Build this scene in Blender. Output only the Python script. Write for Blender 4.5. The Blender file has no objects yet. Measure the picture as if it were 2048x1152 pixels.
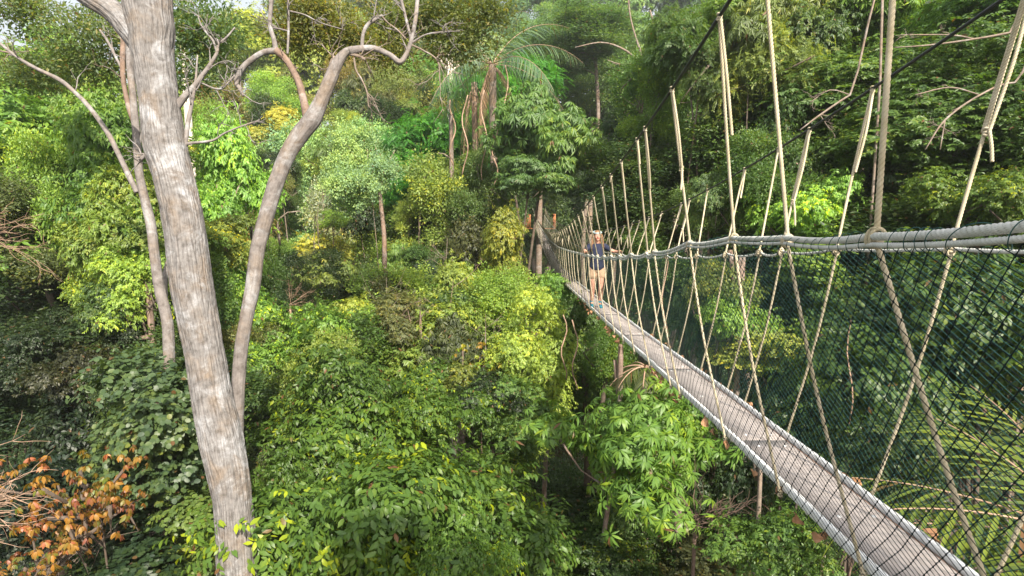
import bpy, math, random
import numpy as np
from mathutils import Vector, Matrix

SEED = 7
random.seed(SEED)
RS = np.random.RandomState(SEED)
S = bpy.context.scene
COL = S.collection
F = 1150.0                      # focal length in pixels of the 2048 wide photograph
PITCH = math.radians(7.2)
CP, SP = math.cos(PITCH), math.sin(PITCH)

def at(px, py, d):
    """world point seen at a photo pixel, d metres in front of the camera"""
    x = (px - 1024) / F; yd = (py - 576) / F
    return np.array([x * d, d * (CP - yd * SP), d * (-SP - yd * CP)])

# ------------------------------------------------------------------ helpers
def link_mesh(name, V, faces, mat=None, parent=None, smooth=True, attrs=None):
    """V (n,3); faces: list of index arrays (each (m,k)) or a list of tuples"""
    me = bpy.data.meshes.new(name)
    V = np.asarray(V, dtype=np.float32)
    if isinstance(faces, np.ndarray):
        faces = [faces]
    if len(faces) and isinstance(faces[0], np.ndarray):
        loops = np.concatenate([f.reshape(-1) for f in faces]).astype(np.int32)
        tot = np.concatenate([np.full(len(f), f.shape[1]) for f in faces]).astype(np.int32)
    else:
        loops = np.array([i for f in faces for i in f], dtype=np.int32)
        tot = np.array([len(f) for f in faces], dtype=np.int32)
    start = np.concatenate([[0], np.cumsum(tot)[:-1]]).astype(np.int32)
    me.vertices.add(len(V)); me.vertices.foreach_set('co', V.reshape(-1))
    me.loops.add(len(loops)); me.loops.foreach_set('vertex_index', loops)
    me.polygons.add(len(tot)); me.polygons.foreach_set('loop_start', start)
    try: me.polygons.foreach_set('loop_total', tot)
    except Exception: pass
    me.update(calc_edges=True)
    if smooth:
        me.polygons.foreach_set('use_smooth', np.ones(len(tot), dtype=bool))
    if attrs:
        for an, (ty, data) in attrs.items():
            a = me.attributes.new(an, ty, 'POINT')
            key = 'vector' if ty == 'FLOAT_VECTOR' else 'value'
            a.data.foreach_set(key, np.asarray(data, dtype=np.float32).reshape(-1))
    if mat: me.materials.append(mat)
    o = bpy.data.objects.new(name, me); COL.objects.link(o)
    if parent: o.parent = parent
    return o

def empty(name, loc, rz=0, scale=None):
    o = bpy.data.objects.new(name, None); COL.objects.link(o)
    o.location = [float(v) for v in loc]; o.rotation_euler = (0, 0, rz)
    o.empty_display_size = .3
    return o

def tag(o, label=None, cat=None, group=None, kind=None):
    if label: o['label'] = label
    if cat: o['category'] = cat
    if group: o['group'] = group
    if kind: o['kind'] = kind
    return o

class MB:
    """collects pieces into one mesh"""
    def __init__(s): s.V = []; s.F = {}; s.n = 0; s.A = []
    def add(s, V, Fs, A=None):
        V = np.asarray(V, float)
        for f in (Fs if isinstance(Fs, list) else [Fs]):
            f = np.asarray(f); s.F.setdefault(f.shape[1], []).append(f + s.n)
        s.V.append(V); s.n += len(V)
        s.A.append(np.zeros((len(V), 3)) if A is None else A)
    def box(s, c, d, R=None):
        q = np.array([[x, y, z] for x in (-1, 1) for y in (-1, 1) for z in (-1, 1)], float) * np.array(d) / 2
        if R is not None: q = q @ np.array(R).T
        s.add(q + np.array(c), np.array([[0, 1, 3, 2], [4, 6, 7, 5], [0, 4, 5, 1], [2, 3, 7, 6], [0, 2, 6, 4], [1, 5, 7, 3]]))
    def build(s, name, mat, parent=None, smooth=True, attr=None):
        fs = [np.concatenate(v) for v in s.F.values()]
        at_ = {attr: ('FLOAT_VECTOR', np.concatenate(s.A))} if attr else None
        return link_mesh(name, np.concatenate(s.V), fs, mat, parent, smooth, at_)

def norm(a):
    return a / np.maximum(np.linalg.norm(a, axis=-1, keepdims=True), 1e-9)

def resample(P, R, step):
    """Catmull-Rom through P with radii R, points every ~step"""
    P = np.asarray(P, float); R = np.asarray(R, float)
    if len(P) == 2:
        n = max(2, int(np.linalg.norm(P[1] - P[0]) / step) + 1)
        t = np.linspace(0, 1, n)[:, None]
        return P[0] * (1 - t) + P[1] * t, (R[0] * (1 - t) + R[1] * t)[:, 0]
    Q = np.vstack([2 * P[0] - P[1], P, 2 * P[-1] - P[-2]])
    out = []; ro = []
    for i in range(len(P) - 1):
        p0, p1, p2, p3 = Q[i], Q[i + 1], Q[i + 2], Q[i + 3]
        n = max(1, int(np.linalg.norm(p2 - p1) / step))
        t = np.linspace(0, 1, n, endpoint=False)[:, None]
        out.append(.5 * (2 * p1 + (p2 - p0) * t + (2 * p0 - 5 * p1 + 4 * p2 - p3) * t ** 2 + (3 * p1 - p0 - 3 * p2 + p3) * t ** 3))
        ro.append(R[i] * (1 - t[:, 0]) + R[i + 1] * t[:, 0])
    out.append(P[-1:]); ro.append(R[-1:])
    return np.vstack(out), np.concatenate(ro)

def frames(P):
    T = norm(np.gradient(P, axis=0))
    n = len(P); U = np.zeros_like(P)
    ref = np.array([1., 0, 0]) if abs(T[0][0]) < .8 else np.array([0, 1., 0])
    u = ref - T[0] * ref.dot(T[0]); u /= np.linalg.norm(u)
    for i in range(n):
        u = u - T[i] * u.dot(T[i]); u /= (np.linalg.norm(u) + 1e-12); U[i] = u
    return T, U, np.cross(T, U)

GROOVE = []
def tube(mb, P, R, k=8, radial=None, closed=True, attr=True):
    """P (n,3) R (n,) -> tube; radial(theta, s, p) multiplies the radius"""
    T, U, W = frames(P); n = len(P)
    th = np.linspace(0, 2 * np.pi, k, endpoint=False)
    s = np.concatenate([[0], np.cumsum(np.linalg.norm(np.diff(P, axis=0), axis=1))])
    rad = np.repeat(np.asarray(R)[:, None], k, 1)
    if radial is not None: rad = rad * radial(th[None, :], s[:, None], P)
    D = U[:, None, :] * np.cos(th)[None, :, None] + W[:, None, :] * np.sin(th)[None, :, None]
    V = P[:, None, :] + D * rad[..., None]
    r0 = np.asarray(R)[:, None]
    A = np.stack([np.cos(th)[None, :] * r0, np.sin(th)[None, :] * r0, np.repeat(s[:, None], k, 1)], -1)
    i = np.arange(n - 1)[:, None] * k; j = np.arange(k)[None, :]; j2 = (j + 1) % k
    f = np.stack([i + j, i + j2, i + k + j2, i + k + j], -1).reshape(-1, 4)
    V = V.reshape(-1, 3); A = A.reshape(-1, 3); Fs = [f]
    if closed:
        a, b = len(V), len(V) + 1
        V = np.vstack([V, P[0], P[-1]]); A = np.vstack([A, [0, 0, 0], [0, 0, s[-1]]])
        jj = np.arange(k)
        Fs.append(np.stack([np.full(k, a), (jj + 1) % k, jj], -1))
        e = (n - 1) * k
        Fs.append(np.stack([np.full(k, b), e + jj, e + (jj + 1) % k], -1))
    mb.add(V, Fs, A)

def rope(mb, P, r, pitch=None, hi=True, step=None, lobes=3):
    pitch = pitch or r * 5.8
    if hi:
        Q, R = resample(P, np.full(len(P), r), step or pitch / 12)
        tube(mb, Q, R, 18, lambda th, s, p: .74 + .30 * np.abs(np.cos((th - 2 * np.pi * s / pitch) * lobes / 2.0)) ** .7)
    else:
        Q, R = resample(P, np.full(len(P), r), step or .25)
        tube(mb, Q, R * .95, 6)

def hashn(i, j, k):
    h = (i * 374761393 + j * 668265263 + k * 2147483647 + 12345) & 0xffffffff
    h = ((h ^ (h >> 13)) * 1274126177) & 0xffffffff
    return ((h ^ (h >> 16)) & 0xffff) / 65535.0
def vnoise(x, y, z):
    xi, yi, zi = np.floor(x).astype(np.int64), np.floor(y).astype(np.int64), np.floor(z).astype(np.int64)
    fx, fy, fz = x - xi, y - yi, z - zi
    fx, fy, fz = [t * t * (3 - 2 * t) for t in (fx, fy, fz)]
    r = 0
    for a in (0, 1):
        for b in (0, 1):
            for c in (0, 1):
                r = r + hashn(xi + a, yi + b, zi + c) * (fx if a else 1 - fx) * (fy if b else 1 - fy) * (fz if c else 1 - fz)
    return r

# ------------------------------------------------------------------ materials
def new_mat(name):
    m = bpy.data.materials.new(name); m.use_nodes = True
    nt = m.node_tree; nt.nodes.clear()
    out = nt.nodes.new('ShaderNodeOutputMaterial')
    return m, nt, out
def N(nt, ty, **kw):
    n = nt.nodes.new(ty)
    for k, v in kw.items():
        if k in n.inputs: n.inputs[k].default_value = v
        else: setattr(n, k, v)
    return n
def ramp(nt, stops, interp='LINEAR'):
    n = nt.nodes.new('ShaderNodeValToRGB'); cr = n.color_ramp; cr.interpolation = interp
    while len(cr.elements) > 1: cr.elements.remove(cr.elements[0])
    cr.elements[0].position = stops[0][0]; cr.elements[0].color = (*stops[0][1], 1)
    for p, c in stops[1:]:
        e = cr.elements.new(p); e.color = (*c, 1)
    return n
def mixc(nt, a, b, fac, bt='MIX'):
    n = nt.nodes.new('ShaderNodeMix'); n.data_type = 'RGBA'; n.blend_type = bt
    for sock, v in ((6, a), (7, b)):
        if isinstance(v, tuple): n.inputs[sock].default_value = (*v, 1)
        else: nt.links.new(v, n.inputs[sock])
    if isinstance(fac, (int, float)): n.inputs[0].default_value = fac
    else: nt.links.new(fac, n.inputs[0])
    return n.outputs[2]

def leaf_mat(name, new_leaf=(1.9, 1.45, .6), old_leaf=(.55, .62, .9), transl=.38, rough=.42, young=.80, spec=.5):
    """leaf: base colour = the object's own colour, varied leaf by leaf"""
    m, nt, out = new_mat(name); L = nt.links
    oi = N(nt, 'ShaderNodeObjectInfo')
    at_ = N(nt, 'ShaderNodeAttribute', attribute_name='leafv')
    sep = N(nt, 'ShaderNodeSeparateXYZ'); L.new(at_.outputs['Vector'], sep.inputs[0])
    r = ramp(nt, [(0, old_leaf), (.45, (.9, .95, .9)), (young, (1.25, 1.15, .8)), (young + .12, new_leaf), (1, new_leaf)])
    L.new(sep.outputs[0], r.inputs[0])
    c = mixc(nt, oi.outputs['Color'], r.outputs[0], 1.0, 'MULTIPLY')
    # dead leaves, a few
    dr = ramp(nt, [(0, (0, 0, 0)), (.985, (0, 0, 0)), (.99, (1, 1, 1))]); L.new(sep.outputs[1], dr.inputs[0])
    c = mixc(nt, c, (.16, .085, .035), dr.outputs[0])
    p = N(nt, 'ShaderNodeBsdfPrincipled', Roughness=rough)
    p.inputs['Specular IOR Level'].default_value = spec
    L.new(c, p.inputs['Base Color'])
    t = N(nt, 'ShaderNodeBsdfTranslucent')
    tc = mixc(nt, c, (1.55, 1.5, .55), 1.0, 'MULTIPLY'); L.new(tc, t.inputs[0])
    mx = N(nt, 'ShaderNodeMixShader'); mx.inputs[0].default_value = transl
    L.new(p.outputs[0], mx.inputs[1]); L.new(t.outputs[0], mx.inputs[2]); L.new(mx.outputs[0], out.inputs[0])
    return m

def bark_mat(name, base, dark, warm, pale, fissure=38., bump=.5, bands=True, scale=1.):
    m, nt, out = new_mat(name); L = nt.links
    a = N(nt, 'ShaderNodeAttribute', attribute_name='bco')
    mp = N(nt, 'ShaderNodeMapping'); mp.inputs['Scale'].default_value = (fissure, fissure, fissure * .13)
    L.new(a.outputs['Vector'], mp.inputs[0])
    n1 = N(nt, 'ShaderNodeTexNoise', Scale=1.0 * scale, Detail=5.0, Roughness=.6); L.new(mp.outputs[0], n1.inputs['Vector'])
    mp2 = N(nt, 'ShaderNodeMapping'); mp2.inputs['Scale'].default_value = (2.6, 2.6, 2.2)
    L.new(a.outputs['Vector'], mp2.inputs[0])
    n2 = N(nt, 'ShaderNodeTexNoise', Scale=1.0, Detail=6.0, Roughness=.62, Distortion=.4); L.new(mp2.outputs[0], n2.inputs['Vector'])
    mp3 = N(nt, 'ShaderNodeMapping'); mp3.inputs['Scale'].default_value = (2.2, 2.2, 2.4); mp3.inputs['Location'].default_value = (9, 3, 5)
    L.new(a.outputs['Vector'], mp3.inputs[0])
    n3 = N(nt, 'ShaderNodeTexNoise', Scale=1.0, Detail=7.0, Roughness=.7, Distortion=.6); L.new(mp3.outputs[0], n3.inputs['Vector'])
    r1 = ramp(nt, [(.22, dark), (.46, base), (.58, base), (.75, tuple(min(1, c * 1.25) for c in base))]); L.new(n1.outputs[0], r1.inputs[0])
    rw = ramp(nt, [(.48, (0, 0, 0)), (.68, (.8, .8, .8))]); L.new(n2.outputs[0], rw.inputs[0])
    c = mixc(nt, r1.outputs[0], warm, rw.outputs[0])
    if bands:
        rp = ramp(nt, [(.52, (0, 0, 0)), (.66, (.8, .8, .8))]); L.new(n3.outputs[0], rp.inputs[0])
        c = mixc(nt, c, pale, rp.outputs[0])
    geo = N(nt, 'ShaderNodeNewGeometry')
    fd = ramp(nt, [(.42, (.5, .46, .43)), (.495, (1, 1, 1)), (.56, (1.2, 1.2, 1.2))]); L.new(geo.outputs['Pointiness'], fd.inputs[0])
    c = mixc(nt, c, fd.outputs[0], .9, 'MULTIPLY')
    n4 = N(nt, 'ShaderNodeTexNoise', Scale=9.0, Detail=8.0, Roughness=.75); L.new(a.outputs['Vector'], n4.inputs['Vector'])
    f4 = ramp(nt, [(.33, (.55, .53, .51)), (.5, (.95, .95, .95)), (.66, (1.2, 1.2, 1.2))]); L.new(n4.outputs[0], f4.inputs[0])
    c = mixc(nt, c, f4.outputs[0], 1., 'MULTIPLY')
    p = N(nt, 'ShaderNodeBsdfPrincipled', Roughness=.9); p.inputs['Specular IOR Level'].default_value = .15
    L.new(c, p.inputs['Base Color'])
    b = N(nt, 'ShaderNodeBump', Strength=bump, Distance=.02); L.new(n1.outputs[0], b.inputs['Height']); L.new(b.outputs[0], p.inputs['Normal'])
    L.new(p.outputs[0], out.inputs[0])
    return m

def simple_mat(name, c, rough=.7, c2=None, sc=20., bump=0., metal=0., spec=.4, stretch=(1, 1, 1), lo=.4, hi=.65):
    m, nt, out = new_mat(name); L = nt.links
    p = N(nt, 'ShaderNodeBsdfPrincipled', Roughness=rough, Metallic=metal)
    p.inputs['Specular IOR Level'].default_value = spec
    tc = N(nt, 'ShaderNodeTexCoord'); mp = N(nt, 'ShaderNodeMapping'); mp.inputs['Scale'].default_value = stretch
    L.new(tc.outputs['Object'], mp.inputs[0])
    n = N(nt, 'ShaderNodeTexNoise', Scale=sc, Detail=5.0, Roughness=.65); L.new(mp.outputs[0], n.inputs['Vector'])
    r = ramp(nt, [(lo, c), (hi, c2 or tuple(v * .75 for v in c))]); L.new(n.outputs[0], r.inputs[0])
    L.new(r.outputs[0], p.inputs['Base Color'])
    if bump:
        b = N(nt, 'ShaderNodeBump', Strength=bump, Distance=.01); L.new(n.outputs[0], b.inputs['Height']); L.new(b.outputs[0], p.inputs['Normal'])
    L.new(p.outputs[0], out.inputs[0])
    return m

M = {}
M['leaf'] = leaf_mat('leaf_matte', rough=.45)
M['leaf_glossy'] = leaf_mat('leaf_glossy', rough=.42, spec=.35, new_leaf=(3.4, 2.3, .5), young=.80, transl=.34)
M['leaf_pale'] = leaf_mat('leaf_pale', rough=.6, new_leaf=(1.5, 1.3, .8), transl=.3, spec=.25)
M['leaf_brown'] = leaf_mat('leaf_brownish', rough=.5, new_leaf=(1.7, 1.1, .7), old_leaf=(.6, .75, .9), young=.66, transl=.5)
M['leaf_flush'] = leaf_mat('leaf_flush', rough=.45, new_leaf=(1.15, .75, 1.7), old_leaf=(.28, 1.0, .5), young=.62)
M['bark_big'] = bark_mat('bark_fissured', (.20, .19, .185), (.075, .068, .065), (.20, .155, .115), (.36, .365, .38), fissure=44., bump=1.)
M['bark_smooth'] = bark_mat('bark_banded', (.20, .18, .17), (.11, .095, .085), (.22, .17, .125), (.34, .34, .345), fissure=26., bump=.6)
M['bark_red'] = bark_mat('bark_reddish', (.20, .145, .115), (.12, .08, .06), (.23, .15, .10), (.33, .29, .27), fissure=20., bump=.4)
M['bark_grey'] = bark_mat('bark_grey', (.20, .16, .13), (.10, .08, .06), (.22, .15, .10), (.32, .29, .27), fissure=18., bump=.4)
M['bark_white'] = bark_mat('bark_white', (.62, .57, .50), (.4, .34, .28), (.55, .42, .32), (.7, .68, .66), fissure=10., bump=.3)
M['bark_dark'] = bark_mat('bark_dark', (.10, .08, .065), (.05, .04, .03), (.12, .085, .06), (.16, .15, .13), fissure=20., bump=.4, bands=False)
M['twig'] = simple_mat('dry_twig', (.30, .19, .13), .85, (.42, .29, .21), 8.)
def rope_mat(name, c, c2, groove_shade, sc=9.):
    m = simple_mat(name, c, .85, c2, sc, lo=.35, hi=.7, spec=.15); nt = m.node_tree; L = nt.links
    p = [n for n in nt.nodes if n.type == 'BSDF_PRINCIPLED'][0]; r = [n for n in nt.nodes if n.type == 'VALTORGB'][0]
    a = N(nt, 'ShaderNodeAttribute', attribute_name='bco'); sp = N(nt, 'ShaderNodeSeparateXYZ'); L.new(a.outputs['Vector'], sp.inputs[0])
    def mt(op, x, y=None):
        n = nt.nodes.new('ShaderNodeMath'); n.operation = op
        for i, v in enumerate((x, y)):
            if v is None: continue
            if isinstance(v, (int, float)): n.inputs[i].default_value = v
            else: L.new(v, n.inputs[i])
        return n.outputs[0]
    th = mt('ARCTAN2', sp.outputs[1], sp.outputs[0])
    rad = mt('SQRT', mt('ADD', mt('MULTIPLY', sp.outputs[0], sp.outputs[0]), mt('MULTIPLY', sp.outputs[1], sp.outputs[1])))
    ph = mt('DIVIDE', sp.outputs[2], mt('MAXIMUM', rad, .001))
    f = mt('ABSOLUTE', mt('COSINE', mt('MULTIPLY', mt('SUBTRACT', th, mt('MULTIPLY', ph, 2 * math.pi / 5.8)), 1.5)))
    g = ramp(nt, [(0, groove_shade), (.30, (.8, .8, .8)), (.5, (1, 1, 1))]); L.new(f, g.inputs[0])  # shading between the strands painted into the rope colour
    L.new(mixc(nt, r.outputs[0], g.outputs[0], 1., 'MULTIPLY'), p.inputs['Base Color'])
    return m
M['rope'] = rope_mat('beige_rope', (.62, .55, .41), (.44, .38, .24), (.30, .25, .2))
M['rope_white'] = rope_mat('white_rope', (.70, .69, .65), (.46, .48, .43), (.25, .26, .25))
_unused = simple_mat('beige_rope', (.56, .49, .36), .85, (.42, .35, .24), 9., lo=.35, hi=.7, spec=.15)
M['cable'] = simple_mat('black_cable', (.02, .022, .025), .5, (.035, .037, .04), 30.)
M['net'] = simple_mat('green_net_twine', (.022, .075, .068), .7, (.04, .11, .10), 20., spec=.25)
M['net_shaded'] = simple_mat('shaded_net_twine', (.008, .018, .018), .7, (.014, .032, .03), 20., spec=.2)  # left net's twine, its shade painted in as a darker colour
M['rail'] = simple_mat('aluminium_rail', (.86, .87, .87), .5, (.66, .65, .62), 9., metal=.0, lo=.45, hi=.75)
M['plank'] = simple_mat('weathered_plank', (.50, .45, .425), .85, (.37, .325, .30), 5., bump=.3, spec=.2, stretch=(14, .7, 1), lo=.42, hi=.66)
M['wood_side'] = simple_mat('brown_side_board', (.24, .15, .11), .85, (.16, .10, .075), 10., bump=.2, stretch=(5, 1, 5))
M['dead'] = simple_mat('dead_leaf', (.34, .165, .075), .7, (.42, .25, .14), 25.)
M['ground'] = simple_mat('forest_floor', (.05, .035, .02), .95, (.035, .045, .015), .8, bump=.5, spec=.1)

# ------------------------------------------------------------------ terrain
_gy = np.array([-30, 0, 12, 25, 40, 60, 90, 130, 200, 400, 900])
_gz = np.array([-14, -22, -24, -22, -18, -9, 7, 20, 30, 34, 36])
def ground(x, y):
    x = np.asarray(x, float); y = np.asarray(y, float)
    z = np.interp(y, _gy, _gz)
    z = z + 7 * np.clip((x - 6) / 30, 0, 2.2) + 2.5 * np.clip((-x - 12) / 30, 0, 2) * np.clip((70 - y) / 60, 0, 1)
    z = z - 9 * np.clip((-x + 5) / 60, 0, 1) * np.clip((y - 60) / 40, 0, 1)
    z = z + 1.6 * (vnoise(x / 13 + 40, y / 13 + 40, np.zeros_like(x + y)) - .5) + .5 * (vnoise(x / 3 + 9, y / 3 + 70, np.zeros_like(x + y)) - .5)
    return z
gx = np.concatenate([np.linspace(-900, -120, 14), np.linspace(-110, 110, 111), np.linspace(120, 900, 14)])
gyy = np.concatenate([np.linspace(-30, 160, 96), np.linspace(170, 1200, 20)])
GX, GY = np.meshgrid(gx, gyy)
GV = np.stack([GX, GY, ground(GX, GY)], -1).reshape(-1, 3)
nx_, ny_ = len(gx), len(gyy)
ii, jj = np.meshgrid(np.arange(nx_ - 1), np.arange(ny_ - 1))
b0 = (jj * nx_ + ii).reshape(-1)
g = link_mesh('ground', GV, np.stack([b0, b0 + 1, b0 + nx_ + 1, b0 + nx_], -1), M['ground'])
tag(g, kind='structure')

# ------------------------------------------------------------------ foliage
def T_LO(w=.42, fold=.10, droop=.06):
    V = np.array([[0, 0, 0], [.5 * w, .42, fold * w * 2], [0, 1, -droop], [-.5 * w, .42, fold * w * 2]])
    return V, np.array([[0, 1, 2], [0, 2, 3]])
def T_HI(w=.42, fold=.09, droop=.16):
    V = np.array([[0, 0, 0], [0, .5, .0], [0, 1, -droop],
                  [.36 * w, .2, fold * w], [.5 * w, .55, fold * w * 1.2 - .03], [-.36 * w, .2, fold * w], [-.5 * w, .55, fold * w * 1.2 - .03]])
    return V, np.array([[0, 3, 1], [3, 4, 1], [4, 2, 1], [0, 1, 5], [5, 1, 6], [6, 1, 2]])
def T_ROUND(w=.85):
    V = np.array([[0, 0, 0], [0, .55, 0], [0, 1, -.08], [.42 * w, .18, .06], [.5 * w, .62, .02], [.25 * w, .93, -.03],
                  [-.42 * w, .18, .06], [-.5 * w, .62, .02], [-.25 * w, .93, -.03]])
    return V, np.array([[0, 3, 1], [3, 4, 1], [4, 5, 1], [5, 2, 1], [0, 1, 6], [6, 1, 7], [7, 1, 8], [8, 1, 2]])

def leaves_mesh(name, P, Y, Zr, size, tmpl, mat, parent=None, leafv=None, rs=RS):
    """P pos (n,3), Y leaf direction, Zr rough normal, size (n,)"""
    Y = norm(Y); X = norm(np.cross(Y, Zr)); Z = np.cross(X, Y)
    tv, tf = tmpl; n = len(P); k = len(tv)
    V = P[:, None, :] + size[:, None, None] * (tv[None, :, 0:1] * X[:, None, :] + tv[None, :, 1:2] * Y[:, None, :] + tv[None, :, 2:3] * Z[:, None, :])
    Fc = (tf[None] + (np.arange(n) * k)[:, None, None]).reshape(-1, tf.shape[1])
    if leafv is None: leafv = rs.rand(n)
    lv = np.zeros((n, 3)); lv[:, 0] = leafv; lv[:, 1] = rs.rand(n)
    A = np.repeat(lv[:, None, :], k, 1).reshape(-1, 3)
    return link_mesh(name, V.reshape(-1, 3), Fc, mat, parent, False, {'leafv': ('FLOAT_VECTOR', A)})

def lobes_in(shape, K, rl, rs):
    """anisotropic foliage lobes strung along boughs of uneven length; centres and half axes"""
    sh = np.array(shape, float); C = []; R = []
    nb = 7 + rs.randint(4); B = []
    for b in range(nb):
        d = norm(rs.randn(3) + [0, 0, .15]); B.append((d, .62 + .5 * rs.rand()))
    for k in range(K):
        d, L = B[rs.randint(nb)]; t = .25 + .75 * rs.rand() ** .7
        c = (d * L * t + rs.randn(3) * .17) * sh * .9
        c[2] -= .12 * sh[2] * (np.hypot(c[0] / sh[0], c[1] / sh[1]) ** 2)
        r = rl * (.5 + .8 * rs.rand())
        C.append(c); R.append(np.array([r * (.75 + .6 * rs.rand()), r * (.75 + .6 * rs.rand()), r * (.55 + .4 * rs.rand())]))
    return np.array(C), np.array(R)

def cluster_points(C, R, M_, rs, flat=.75, under=-.35, keep_in=.12):
    R3 = R * np.array([1, 1, flat / .75]) if R.ndim == 2 else np.stack([R, R, R * flat], -1)
    w = R3[:, 0] * R3[:, 1]; w = w / w.sum()
    idx = rs.choice(len(C), int(M_ * 1.9), p=w)
    d = norm(rs.randn(len(idx), 3)); m = (d[:, 2] > under) | (rs.rand(len(d)) < .2); d = d[m]; idx = idx[m]
    rad = .45 + .62 * rs.rand(len(d)) ** .5
    p = C[idx] + d * rad[:, None] * R3[idx]
    q = (p[:, None, :] - C[None]) / R3[None]
    inside = (np.linalg.norm(q, axis=2) < .62).any(1)
    keep = ~inside | (rs.rand(len(d)) < keep_in)
    p, d = p[keep][:M_], d[keep][:M_]
    return p, d, idx[keep][:M_]

def crown_leaves(style, p, n, rs, leaf=.15, L=9, droop=.5, spread=.35, lob=None):
    """p cluster points, n outward normals -> per-leaf arrays"""
    Mc = len(p); up = np.array([0, 0, 1.])
    zc = norm(n * .8 + up * .55 + rs.randn(Mc, 3) * .18)
    a = norm(np.cross(zc, rs.randn(Mc, 3))); b = np.cross(zc, a)
    k = np.arange(L)
    vc = rs.rand(Mc) * .34 + (0 if lob is None else (hashn(lob, lob * 3 + 1, lob * 7) * .4 - .12))  # a cluster shares part of its age
    if style == 'whorl':
        ph = (k[None] / L * 2 * np.pi) + rs.rand(Mc, 1) * 6.3 + rs.randn(Mc, L) * .15
        Y = np.cos(ph)[..., None] * a[:, None] + np.sin(ph)[..., None] * b[:, None] + zc[:, None] * (.15 - .1 * rs.rand(Mc, L, 1)) - up * droop * (.6 + .8 * rs.rand(Mc, L, 1))
        P = p[:, None] + Y * leaf * .12
        Zr = zc[:, None] + .25 * rs.randn(Mc, L, 3)
    elif style == 'twig':
        d = norm(n + a * .9 + np.array([0, 0, -.25 * droop]))
        s = norm(np.cross(d, zc))
        t = (k / L)[None, :, None] * spread
        sg = np.where(k % 2 == 0, 1, -1)[None, :, None]
        Y = d[:, None] * .55 + s[:, None] * sg * .75 - up * droop * (.5 + rs.rand(Mc, L, 1)) + rs.randn(Mc, L, 3) * .18
        P = p[:, None] + d[:, None] * t - up * (t ** 2) * droop
        Zr = zc[:, None] + .3 * rs.randn(Mc, L, 3)
    elif style == 'pinnate':                        # a frond of small leaflets, flat spreading
        d = norm(n * .6 + a * .9 + np.array([0, 0, -.1]))
        s = norm(np.cross(d, zc))
        t = (k // 2 / (L / 2))[None, :, None] * spread
        sg = np.where(k % 2 == 0, 1, -1)[None, :, None]
        Y = d[:, None] * .35 + s[:, None] * sg - up * droop * .5 + rs.randn(Mc, L, 3) * .06
        P = p[:, None] + d[:, None] * t - up * (t ** 2) * droop * .8
        Zr = np.broadcast_to(norm(zc * .6 + up * .7)[:, None], P.shape) + .08 * rs.randn(Mc, L, 3)
    else:                                           # puff
        off = rs.randn(Mc, L, 3) * spread * .45
        Y = norm(off) + n[:, None] * .5 + rs.randn(Mc, L, 3) * .5 - up * droop * .4
        P = p[:, None] + off
        Zr = zc[:, None] + .45 * rs.randn(Mc, L, 3)
    size = leaf * (.7 + .6 * rs.rand(Mc, L))
    v = np.clip(vc[:, None] + rs.rand(Mc, L) * .5, 0, 1)
    return P.reshape(-1, 3), Y.reshape(-1, 3), Zr.reshape(-1, 3), size.reshape(-1), v.reshape(-1)

PROTO = {}
def proto(name, style, shape, K, rl, M_, leaf, L, droop=.5, spread=.35, mat='leaf', tmpl=None, flat=.75, under=-.35, keep_in=.12, seed=0):
    PROTO.setdefault(name, []).append(dict(style=style, shape=shape, K=K, rl=rl, M=M_, leaf=leaf, L=L, droop=droop, spread=spread,
                       mat=mat, tmpl=tmpl or T_LO(), flat=flat, under=under, keep_in=keep_in, seed=seed, mesh=None))
def get_proto(name, var=0):
    lst = PROTO[name]; q = lst[var % len(lst)]
    if q['mesh'] is None:
        rs = np.random.RandomState(1000 + q['seed'] + sum(map(ord, name)))
        C, R = lobes_in(q['shape'], q['K'], q['rl'], rs)
        p, n, ix = cluster_points(C, R, q['M'], rs, q['flat'], q['under'], q['keep_in'])
        # ragged outline
        p = p + n * (rs.rand(len(p), 1) ** 5) * q['rl'] * 1.1
        arr = crown_leaves(q['style'], p, n, rs, q['leaf'], q['L'], q['droop'], q['spread'], ix.astype(np.int64))
        o = leaves_mesh('crown', *arr[:4], q['tmpl'], M[q['mat']], None, arr[4], rs)
        q['mesh'] = o.data; q['C'] = C; q['R'] = R
        bpy.data.objects.remove(o)
    return q

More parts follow.
